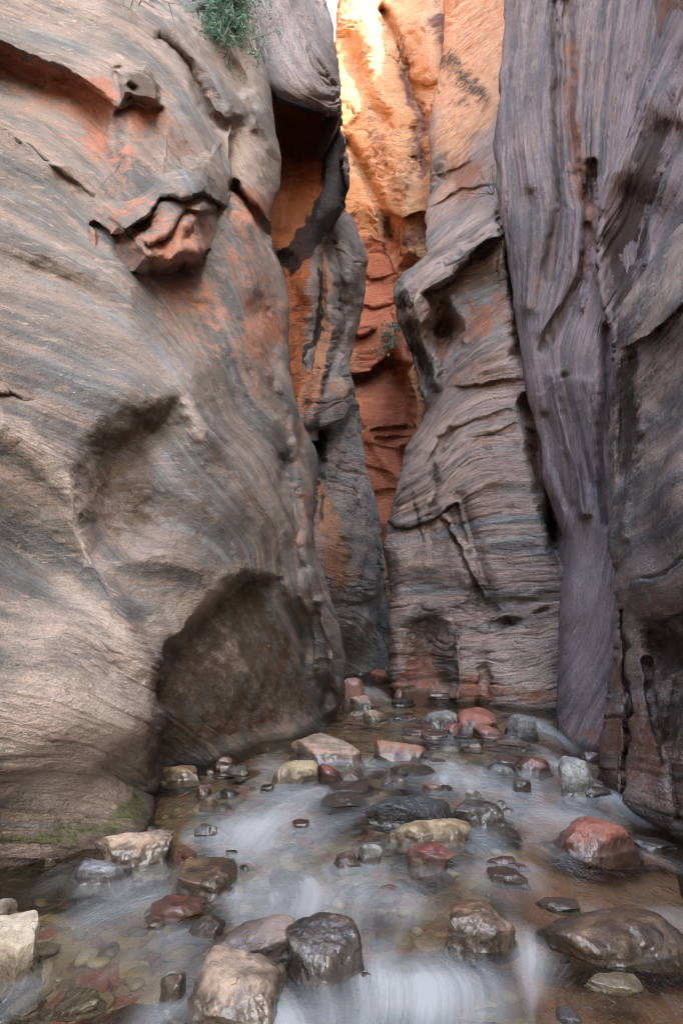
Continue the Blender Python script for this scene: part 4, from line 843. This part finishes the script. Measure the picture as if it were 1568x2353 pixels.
rk = np.random.RandomState(11); made = 0
while made < 26:
    q = ROCKS[rk.randint(len(ROCKS))]; a_ = rk.uniform(0, 6.28); f_ = rk.uniform(1.0, 1.5)
    x, y = q[0]+math.cos(a_)*(q[2]*f_+0.04), q[1]+math.sin(a_)*(q[3]*f_+0.05)
    if y < 1.75 or any(((x-p[0])/(p[2]+0.02))**2+((y-p[1])/(p[3]+0.02))**2 < 0.9 for p in ROCKS): continue
    dd = np.array([x, y, -CAMH]); cz = dd[1]*CP-dd[2]*-SP; 
    den = y*CP-CAMH*SP; px = 784+FPX*x/den; py = 1176-FPX*(-CAMH*CP-y*SP)/den
    if not (20 < px < 1540 and 1640 < py < 2330): continue
    if px < 330 and py < 1960: continue
    wpx = rk.uniform(0.03, 0.085)*FPX/den
    stone('river_stone', (px-wpx/2, py-wpx*rk.uniform(0.4, 0.6), px+wpx/2, py), ['brown','black','dull','redwet','maroon','grey','olive','blue'][rk.randint(8)], 'small wet cobble half sunk in the water against a larger stone', 'stone', ang=rk.uniform(.3, .8), seed=500+made, sub=4, group='small cobbles half sunk between the boulders')
    made += 1
# ---------------------------------------------------------------- stream bed and loose pebbles
def gravel(x, y):
    x = x+0.35*fbm(x*1.7, y*1.7, 0*x, 230, 4)
    sand = sstep(x/y, 0.14, 0.40)*sstep(y, 6.0, 4.0)+sstep(x/y, -0.36, -0.48)*sstep(y, 2.3, 2.0)*0.8
    return np.clip(1.0-sand, 0, 1)
def bed_z(x, y):
    return -0.11-0.05*fbm(x*1.1, y*1.1, 0*x, 201, 4)-0.03*sstep(np.abs(x-0.2), 1.6, 0.2)
t = NT('stream bed'); P = t.pos()
c = t.mix(t.ss(t.noise(P, 1.3, 5, 0.6), 0.40, 0.60), (0.36, 0.185, 0.12), (0.27, 0.165, 0.11))
vo = t.n('ShaderNodeTexVoronoi'); vo.inputs['Scale'].default_value = 13; t.l(t.vadd(P, t.vscale(t.n('ShaderNodeTexNoise').outputs['Color'], (.1, .1, .1))), vo.inputs['Vector'])
gr = t.ss(t.math('ADD', t.attr('gravel'), t.math('SUBTRACT', t.noise(P, 1.5, 4, 0.6), 0.5)), 0.35, 0.65)
hs = t.n('ShaderNodeSeparateColor'); t.l(vo.outputs['Color'], hs.inputs[0])
pc = t.mix(hs.outputs[0], (0.13, 0.10, 0.07), (0.40, 0.32, 0.20))
pc = t.mix(t.ss(hs.outputs[1], 0.7, 0.85), pc, (0.27, 0.09, 0.06))
c = t.mix(t.math('MULTIPLY', gr, 0.85), c, pc)
hv = t.n('ShaderNodeHueSaturation'); t.l(c, hv.inputs['Color']); t.l(t.math('ADD', 0.6, t.math('MULTIPLY', t.noise(P, 60, 3, 0.7), 0.8)), hv.inputs['Value'])
b = t.n('ShaderNodeBsdfPrincipled'); t.l(hv.outputs[0], b.inputs['Base Color']); b.inputs['Roughness'].default_value = 0.8
t.l(t.bump(t.math('ADD', t.noise(P, 30, 4, 0.6), t.math('MULTIPLY', vo.outputs['Distance'], -0.8)), 0.5, 0.03), b.inputs['Normal'])
m_bed = t.out(b.outputs[0])
ys = np.linspace(0.3, 15, 500)[:, None]; xs = np.linspace(-3.6, 4.6, 330)[None]
X = xs+0*ys; Y = ys+0*xs
o = grid_mesh('stream_bed', np.stack([X, Y, bed_z(X, Y)], -1)[::-1], {'gravel': gravel(X, Y)[::-1]}, m_bed); o['kind'] = 'structure'
# wide ground to the horizon, under the stream bed
t = NT('desert ground'); P = t.pos()
b = t.n('ShaderNodeBsdfPrincipled'); t.l(t.mix(t.noise(P, 0.3, 5, 0.6), (0.34, 0.2, 0.13), (0.25, 0.17, 0.12)), b.inputs['Base Color']); b.inputs['Roughness'].default_value = 0.9
m_ground = t.out(b.outputs[0])
g = np.linspace(-1, 1, 41); g = np.sign(g)*np.abs(g)**3*1500
GX, GY = np.meshgrid(g, g)
o = grid_mesh('ground', np.stack([GX, GY, -0.55+0*GX], -1), {}, m_ground); o['kind'] = 'structure'

def pebbles():
    rng = np.random.RandomState(5)
    V0, F0 = ICO[2]
    VV, FF, CC = [], [], []; off = 0
    n = 0
    while n < 1000:
        y = 1.2*math.exp(rng.rand()*2.0); x = (rng.rand()*1.5-0.75)*y+0.1
        dens = float(fbm(np.array([x*0.9]), np.array([y*0.9]), np.array([0.3]), 210, 3)[0])
        if dens < rng.uniform(-0.7, 0.25): continue
        if rng.rand() > 0.15+0.85*float(gravel(np.array([x]), np.array([y]))[0]): continue
        r = rng.uniform(0.008, 0.05)*(0.55+0.2*y)*(1.6 if rng.rand() < 0.12 else 1)
        r = min(r, 0.10)
        v = V0*(1+0.18*rng.normal(size=3))
        for k in range(4):
            nn = rng.normal(size=3); nn /= np.linalg.norm(nn); dd = v@nn-rng.uniform(0.6, 0.95); v = v-np.outer(np.maximum(dd, 0), nn)
        v = v*np.array([r*rng.uniform(.8, 1.4), r*rng.uniform(.7, 1.1), r*rng.uniform(.35, .6)])
        a = rng.rand()*6.28; ca, sa = math.cos(a), math.sin(a)
        v = np.stack([v[:, 0]*ca-v[:, 1]*sa, v[:, 0]*sa+v[:, 1]*ca, v[:, 2]], -1)
        z = float(bed_z(np.array([x]), np.array([y]))[0])+0.1*r
        z = min(z, -0.012-r*0.5)
        VV.append(v+np.array([x, y, z])); FF.append(F0+off); off += len(v); CC.append(np.full(len(v), rng.rand())); n += 1
    t = NT('pebble'); a = t.attr('tone'); P = t.pos()
    cr = t.n('ShaderNodeValToRGB'); t.l(a, cr.inputs[0]); e = cr.color_ramp; e.interpolation = 'CONSTANT'
    e.elements[0].position = 0; e.elements[0].color = (0.30, 0.23, 0.13, 1); e.elements[1].position = 0.2; e.elements[1].color = (0.45, 0.38, 0.26, 1)
    for p_, c_ in ((0.38, (0.10, 0.08, 0.065, 1)), (0.55, (0.26, 0.10, 0.07, 1)), (0.68, (0.20, 0.16, 0.11, 1)), (0.85, (0.16, 0.165, 0.17, 1)), (0.93, (0.5, 0.44, 0.34, 1))):
        q = e.elements.new(p_); q.color = c_
    hv = t.n('ShaderNodeHueSaturation'); t.l(cr.outputs[0], hv.inputs['Color']); t.l(t.math('ADD', 0.6, t.math('MULTIPLY', t.noise(P, 45, 4, 0.7), 0.8)), hv.inputs['Value'])
    b = t.n('ShaderNodeBsdfPrincipled'); t.l(hv.outputs[0], b.inputs['Base Color']); b.inputs['Roughness'].default_value = 0.5
    o = tri_mesh('pebbles', np.concatenate(VV), np.concatenate(FF), t.out(b.outputs[0]), {'tone': np.concatenate(CC)})
    tag(o, 'rounded pebbles of many colours carpeting the bed under the water', kind='stuff')
pebbles()

# ---------------------------------------------------------------- the stream
def centre(y): return np.interp(y, [0.5, 1.5, 2.5, 3.5, 5, 6.5, 8, 9.5, 11, 13], [-0.35, -0.1, 0.15, 0.35, 0.75, 1.0, 0.75, 0.55, 0.75, 1.2])
NR, NC = 820, 640
yr = 0.95*np.exp(np.linspace(0, math.log(15.0), NR))[:, None]
an = np.linspace(-0.86, 0.86, NC)[None]
WX, WY = an*yr, yr+0*an
dlog, dan = math.log(15.0)/(NR-1), 1.72/(NC-1)
vx = -(centre(WY+0.25)-centre(WY-0.25))/0.5 + 0.10*(WX-centre(WY))*-1*0 + 0.25*np.clip(WX-centre(WY), -1.5, 1.5)*sstep(WY, 5, 2)
vx += 0.25*fbm(WX*1.3, WY*0.7, 0*WX, 301, 3)
vy = -np.ones_like(WX)
foam = np.zeros_like(WX)
for (x, y, rx, ry, em) in ROCKS:
    if not em or rx < 0.02: continue
    dx, dy_ = (WX-x)/(rx*1.15+0.01), (WY-y)/(ry*1.15+0.02)
    d = np.hypot(dx, dy_)+1e-6
    k = np.exp(-np.maximum(d-1, 0)**2/0.5)
    vx += 1.1*k*dx/d; vy += 0.45*k*dy_/d
    # broken water round the foot and in the lee, towards the viewer
    lee = np.exp(-((WX-x-0.1*rx)/(rx*0.9+0.02))**2)*sstep(-(WY-y), ry*0.6, ry*1.05)*np.exp(np.minimum((WY-y+ry), 0)/(0.7*rx+0.05))
    side = np.exp(-((np.abs(dx)-1.0)/0.35)**2)*np.exp(-((dy_+0.6)/1.0)**2)
    foam += (0.30*lee+0.45*side)*min(1.0, rx/0.10)
# brisk water, where the stream drops between its stones
for (px, py, sx, sy, k) in [(640,1745,55,40,.6),(590,1840,110,40,.5),(560,1905,150,45,.75),(660,1960,120,40,.45),(760,2055,160,50,.6),(890,2190,130,45,.65),(880,2265,190,55,.7),(720,2330,200,45,.75),(1130,2000,60,18,.4),(1190,1795,100,36,.65),(1292,1760,26,44,.9),
   (1245,1870,130,22,.85),(1150,1880,60,16,.6),(1232,1664,34,26,1.1),(845,1583,36,16,1.1),(1045,1780,60,30,.6),(230,2110,160,60,.4),(150,2235,150,50,.5),(1205,2130,40,60,.8),(1480,2100,110,26,.6),(1010,2280,120,60,.4),(960,1790,60,20,.4),(740,1830,70,18,.6),(980,1700,90,20,.3),(720,1660,70,14,.35),
   (420,2030,110,30,.4),(300,2010,80,24,.2),(640,2100,120,40,.45),(930,2100,120,40,.35),(1400,1830,40,20,.6),(870,1740,60,16,.3),(900,1660,100,16,.25),(540,2230,120,40,.35),(1120,2240,90,40,.35),(680,1890,120,26,.6),(830,1960,40,30,.6)]:
    gx, gy = ground(px, py)
    gx2 = abs(ground(px+sx, py)[0]-gx); gy2 = max(ground(px, py-sy)[1]-gy, 0.05)
    foam += k*np.exp(-((WX-gx)/gx2)**2-((WY-gy)/gy2)**2)
# streamlines through noise: silky threads of water
un = (vx-an*vy)/WY/dan; vn = vy/WY/dlog
spd = np.hypot(un, vn)+1e-9; un /= spd; vn /= spd
rng = np.random.RandomState(3)
def lic(noise, L):
    acc = np.zeros_like(noise); wsum = 0
    II, JJ = np.meshgrid(np.arange(NR, dtype=float), np.arange(NC, dtype=float), indexing='ij')
    for sgn in (1, -1):
        pi, pj = II.copy(), JJ.copy()
        for k in range(L):
            a_ = np.clip(np.rint(pi), 0, NR-1).astype(int); b_ = np.clip(np.rint(pj), 0, NC-1).astype(int)
            w = 0.5+0.5*math.cos(math.pi*k/L)
            acc += noise[a_, b_]*w; wsum += w
            pi += sgn*vn[a_, b_]; pj += sgn*un[a_, b_]
    return acc/wsum
def blur(a, k):
    for _ in range(k):
        a = (a+np.roll(a, 1, 0)+np.roll(a, -1, 0)+np.roll(a, 1, 1)+np.roll(a, -1, 1))/5
    return a
def norm(a): return (a-a.mean())/a.std()
l1 = norm(lic(rng.normal(size=(NR, NC)), 44)); l2 = norm(lic(norm(blur(rng.normal(size=(NR, NC)), 8)), 34)); l3 = norm(lic(norm(blur(rng.normal(size=(NR, NC)), 60)), 40))
l4 = norm(lic(norm(blur(rng.normal(size=(NR, NC)), 220)), 40))
silk = 0.85*l1+0.07*l2+0.0*l3
broad = 0.6*l4+0.25*l3
def advect(src, L):
    acc = np.zeros_like(src); ws = 0
    pi, pj = np.meshgrid(np.arange(NR, dtype=float), np.arange(NC, dtype=float), indexing='ij')
    for k in range(L):
        a_ = np.clip(np.rint(pi), 0, NR-1).astype(int); b_ = np.clip(np.rint(pj), 0, NC-1).astype(int)
        w = 1-k/L
        acc += src[a_, b_]*w; ws += w
        pi -= vn[a_, b_]; pj -= un[a_, b_]
    return acc/ws
speck = np.clip(blur(rng.rand(NR, NC), 1)*2.6-0.8, 0, 2)*0.55+0.42
trail = advect(foam*speck, 70)
patch = fbm(WX*1.6, WY*0.9, 0*WX, 320, 4)
foamv = np.clip(foam*(0.12+0.02*silk+0.08*broad)+0.62*trail*(1+0.15*broad)+0.06*np.maximum(foam-0.6, 0)+0.035*(0.4*silk+0.9*patch+broad)*(0.4+foam)-0.115, 0, 1.0)*1.4
foamv = 0.62*np.minimum(foamv, 0.95)
calm = sstep(foam, 0.05, 0.5)
WZ = 0.0006*l3*np.minimum(WY/2, 1.5)+0.012*patch+0.02*foam*0.6
WZ += 0.03*sstep(WY, 5.0, 9.0)*0
t = NT('stream water'); fo = t.attr('foam'); sk = t.attr('silk'); P = t.pos()
fr = t.n('ShaderNodeFresnel'); fr.inputs['IOR'].default_value = 1.42
hgt = t.math('ADD', t.math('MULTIPLY', sk, 0.0035), t.math('MULTIPLY', t.noise(t.vscale(P, (1.6, 0.8, 1)), 9, 3, 0.6), 0.085))
nn = t.bump(hgt, 0.55, 1.0)
t.l(nn, fr.inputs['Normal'])
gl = t.n('ShaderNodeBsdfGlossy'); gl.inputs['Roughness'].default_value = 0.07; gl.inputs['Color'].default_value = (1, 1, 1, 1); t.l(nn, gl.inputs['Normal'])
tr = t.n('ShaderNodeBsdfTransparent'); tr.inputs['Color'].default_value = (0.84, 0.81, 0.70, 1)
mx = t.n('ShaderNodeMixShader'); t.l(fr.outputs[0], mx.inputs[0]); t.l(tr.outputs[0], mx.inputs[1]); t.l(gl.outputs[0], mx.inputs[2])
df = t.n('ShaderNodeBsdfDiffuse'); df.inputs['Color'].default_value = (0.76, 0.81, 0.83, 1)
ff = t.math('ADD', t.math('MULTIPLY', fo, 0.75), 0.0, clamp=True)
m2 = t.n('ShaderNodeMixShader'); t.l(ff, m2.inputs[0]); t.l(mx.outputs[0], m2.inputs[1]); t.l(df.outputs[0], m2.inputs[2])
m_water = t.out(m2.outputs[0])
o = grid_mesh('water', np.stack([WX, WY, WZ], -1)[::-1], {'foam': foamv[::-1], 'silk': silk[::-1]}, m_water)
tag(o, 'shallow silky stream running between the stones', kind='structure')
# ---------------------------------------------------------------- plants
def leafy(points, size, mat, name, parent, rng, per=1, aspect=0.3):
    V, F = [], []
    for p in points:
        for _ in range(per):
            d = rng.normal(size=3); d[2] -= 0.5; d /= np.linalg.norm(d)
            s = np.cross(d, rng.normal(size=3)); s /= np.linalg.norm(s)
            L = size*rng.uniform(0.6, 1.4); q = p+rng.normal(size=3)*size*0.8
            nrm = np.cross(d, s)*L*0.12
            k = len(V)
            V += [q, q+d*L*0.5+s*L*aspect*0.5+nrm, q+d*L, q+d*L*0.5-s*L*aspect*0.5+nrm]
            F.append((k, k+1, k+2, k+3))
    o = tri_mesh(name, np.array(V), np.array(F), mat); o.parent = parent
    return o
def twig(paths, mat, name, parent, r0=0.008):
    V, F = [], []
    for pl, r in paths:
        n = len(pl)
        for i, p in enumerate(pl):
            d = pl[min(i+1, n-1)]-pl[max(i-1, 0)]; d = d/(np.linalg.norm(d)+1e-9)
            a = np.cross(d, [0.3, 0.5, 0.8]); a /= np.linalg.norm(a); b_ = np.cross(d, a)
            rr = r*(1-0.75*i/(n-1)); k = len(V)
            for j in range(5): V.append(p+rr*(math.cos(j*1.2566)*a+math.sin(j*1.2566)*b_))
            if i: 
                for j in range(5): F.append((k-5+j, k-5+(j+1) % 5, k+(j+1) % 5, k+j))
    o = tri_mesh(name, np.array(V), np.array(F), mat); o.parent = parent
    return o
def leaf_mat(name, a, b_):
    t = NT(name); P = t.pos()
    c = t.mix(t.ss(t.noise(P, 7, 4, 0.6), 0.4, 0.6), a, b_)
    d = t.n('ShaderNodeBsdfPrincipled'); t.l(c, d.inputs['Base Color']); d.inputs['Roughness'].default_value = 0.55
    tl = t.n('ShaderNodeBsdfTranslucent'); t.l(c, tl.inputs['Color'])
    m = t.n('ShaderNodeMixShader'); m.inputs[0].default_value = 0.3; t.l(d.outputs[0], m.inputs[1]); t.l(tl.outputs[0], m.inputs[2])
    return t.out(m.outputs[0])
m_leaf = leaf_mat('blue green leaves', (0.07, 0.17, 0.12), (0.17, 0.30, 0.22))
m_leaf2 = leaf_mat('spring leaves', (0.16, 0.24, 0.06), (0.30, 0.36, 0.10))
t = NT('twig bark'); b = t.n('ShaderNodeBsdfPrincipled'); t.l(t.mix(t.noise(t.pos(), 40, 4), (0.10, 0.075, 0.055), (0.26, 0.21, 0.17)), b.inputs['Base Color']); b.inputs['Roughness'].default_value = 0.8
m_bark = t.out(b.outputs[0])

def branchy(root, tips, rng, r=0.01, wob=0.12, sag=0.0, sub=3):
    paths, ends = [], []
    for tip in tips:
        n = 9; s = np.linspace(0, 1, n)[:, None]
        pl = root+(tip-root)*s; L = np.linalg.norm(tip-root)
        w = np.cumsum(rng.normal(size=(n, 3)), 0)*wob*L/n; w -= w[:1]
        pl = pl+w+np.array([0, 0, -sag])*np.sin(s*math.pi)*L
        paths.append((pl, r))
        for _ in range(sub):
            i = rng.randint(3, n-1); d = rng.normal(size=3); d /= np.linalg.norm(d); d += 0.8*(pl[-1]-pl[i])/(np.linalg.norm(pl[-1]-pl[i])+1e-9)
            q = pl[i]+d*L*rng.uniform(0.12, 0.3); mid = (pl[i]+q)/2+rng.normal(size=3)*L*0.03
            paths.append((np.array([pl[i], mid, q]), r*0.55)); ends += [mid, q]
        ends += [pl[k] for k in range(4, n)]
    return paths, ends
def plant(name, rootpx, tippx, mat, label, cat, seed, leaf=0.05, n_leaf=10, r=0.01, sub=4, jit=0.25, aspect=0.3):
    rng = np.random.RandomState(seed)
    root = unproj(*rootpx)
    e = bpy.data.objects.new(name, None); col.objects.link(e)
    tips = [unproj(*p)+rng.normal(size=3)*np.array([0.02, jit, 0.02]) for p in tippx]
    paths, ends = branchy(root, tips, rng, r, sub=sub)
    twig(paths, m_bark, 'stem', e)
    if n_leaf: leafy(ends, leaf, mat, 'foliage', e, rng, n_leaf, aspect)
    tag(e, label, cat, 'plants on the cliffs')
    return e
rngp = np.random.RandomState(2)
plant('shrub', (545,-45,6.85), [(468+100*rngp.rand(), -50+150*rngp.rand(), 6.2+0.3*rngp.rand()) for _ in range(44)]+[(505,118,6.3),(520,128,6.3),(535,118,6.3),(515,110,6.3),(545,95,6.3),(462,60,6.3),(480,30,6.3)], m_leaf,
   'blue-green bush hanging from the ledge of the pale mossy-footed cliff', 'shrub', 4, leaf=0.06, n_leaf=12, r=0.012, sub=3)
plant('shrub', (918,760,14.6), [(885,752,14.5),(905,742,14.4),(880,770,14.5),(925,748,14.4),(895,775,14.5),(876,800,14.5),(915,735,14.5),(872,808,14.5)], m_leaf,
   'small sparse teal plant growing from the far orange cliff', 'shrub', 5, leaf=0.10, n_leaf=5, r=0.012, sub=3, aspect=0.35)
plant('sapling', (1133,446,9.1), [(1138,384,9.0),(1120,400,9.0),(1095,420,9.0),(1060,436,9.1),(1030,440,9.2),(1110,436,9.0),(1140,410,9.0)], m_leaf2,
   'thin leggy sapling with few yellow-green leaves on the banded buttress', 'sapling', 6, leaf=0.035, n_leaf=1, r=0.008, sub=4, jit=0.1)
plant('dry_branch', (240,-60,5.6), [(300,30,5.5),(345,42,5.6),(285,18,5.5),(380,30,5.7),(420,20,5.8),(330,10,5.6),(265,30,5.4)], m_leaf,
   'bare grey twigs drooping over the top of the pale cliff', 'branch', 7, n_leaf=0, r=0.012, sub=5, jit=0.15)

# ---------------------------------------------------------------- light, sky, camera
SUN_EL, SUN_AZ = 46.0, 138.0           # azimuth clockwise from the view direction (+Y)
az, el = R(SUN_AZ), R(SUN_EL)
sv = np.array([math.sin(az)*math.cos(el), math.cos(az)*math.cos(el), math.sin(el)])
from mathutils import Vector
sl = bpy.data.lights.new('sun', 'SUN'); sl.energy = 2.0; sl.angle = R(0.5); sl.color = (1.0, 0.93, 0.82)
so = bpy.data.objects.new('sun', sl); col.objects.link(so)
so.rotation_euler = Vector((-sv[0], -sv[1], -sv[2])).to_track_quat('-Z', 'Y').to_euler()
w = bpy.data.worlds.new('World'); scene.world = w; w.use_nodes = True
nt = w.node_tree; bg = nt.nodes['Background']
sky = nt.nodes.new('ShaderNodeTexSky'); sky.sky_type = 'NISHITA'; sky.sun_disc = False
sky.sun_elevation = el; sky.sun_rotation = az; sky.dust_density = 2.5; sky.ozone_density = 1.0; sky.air_density = 1.0
nt.links.new(sky.outputs[0], bg.inputs[0]); bg.inputs[1].default_value = 0.15
cam = bpy.data.cameras.new('camera'); cam.sensor_fit = 'VERTICAL'; cam.sensor_height = 36; cam.sensor_width = 24; cam.lens = 20; cam.clip_start = 0.05; cam.clip_end = 4000
co = bpy.data.objects.new('camera', cam); col.objects.link(co)
co.location = (0, 0, CAMH); co.rotation_euler = (math.pi/2+PITCH, 0, 0)
scene.camera = co
scene.view_settings.view_transform = 'Standard'; scene.view_settings.look = 'None'; scene.view_settings.gamma = 1.0
scene.view_settings.exposure = 3.45
scene.view_settings.use_white_balance = True
scene.view_settings.white_balance_temperature = 7100
scene.view_settings.white_balance_tint = 4
scene.render.engine = 'CYCLES'
cy = scene.cycles
cy.use_denoising = True; cy.filter_width = 1.0
cy.max_bounces = 10; cy.diffuse_bounces = 5; cy.glossy_bounces = 3; cy.transparent_max_bounces = 8; cy.transmission_bounces = 2
cy.sample_clamp_indirect = 6.0; cy.caustics_reflective = False; cy.caustics_refractive = False
scene.render.threads_mode = 'AUTO'
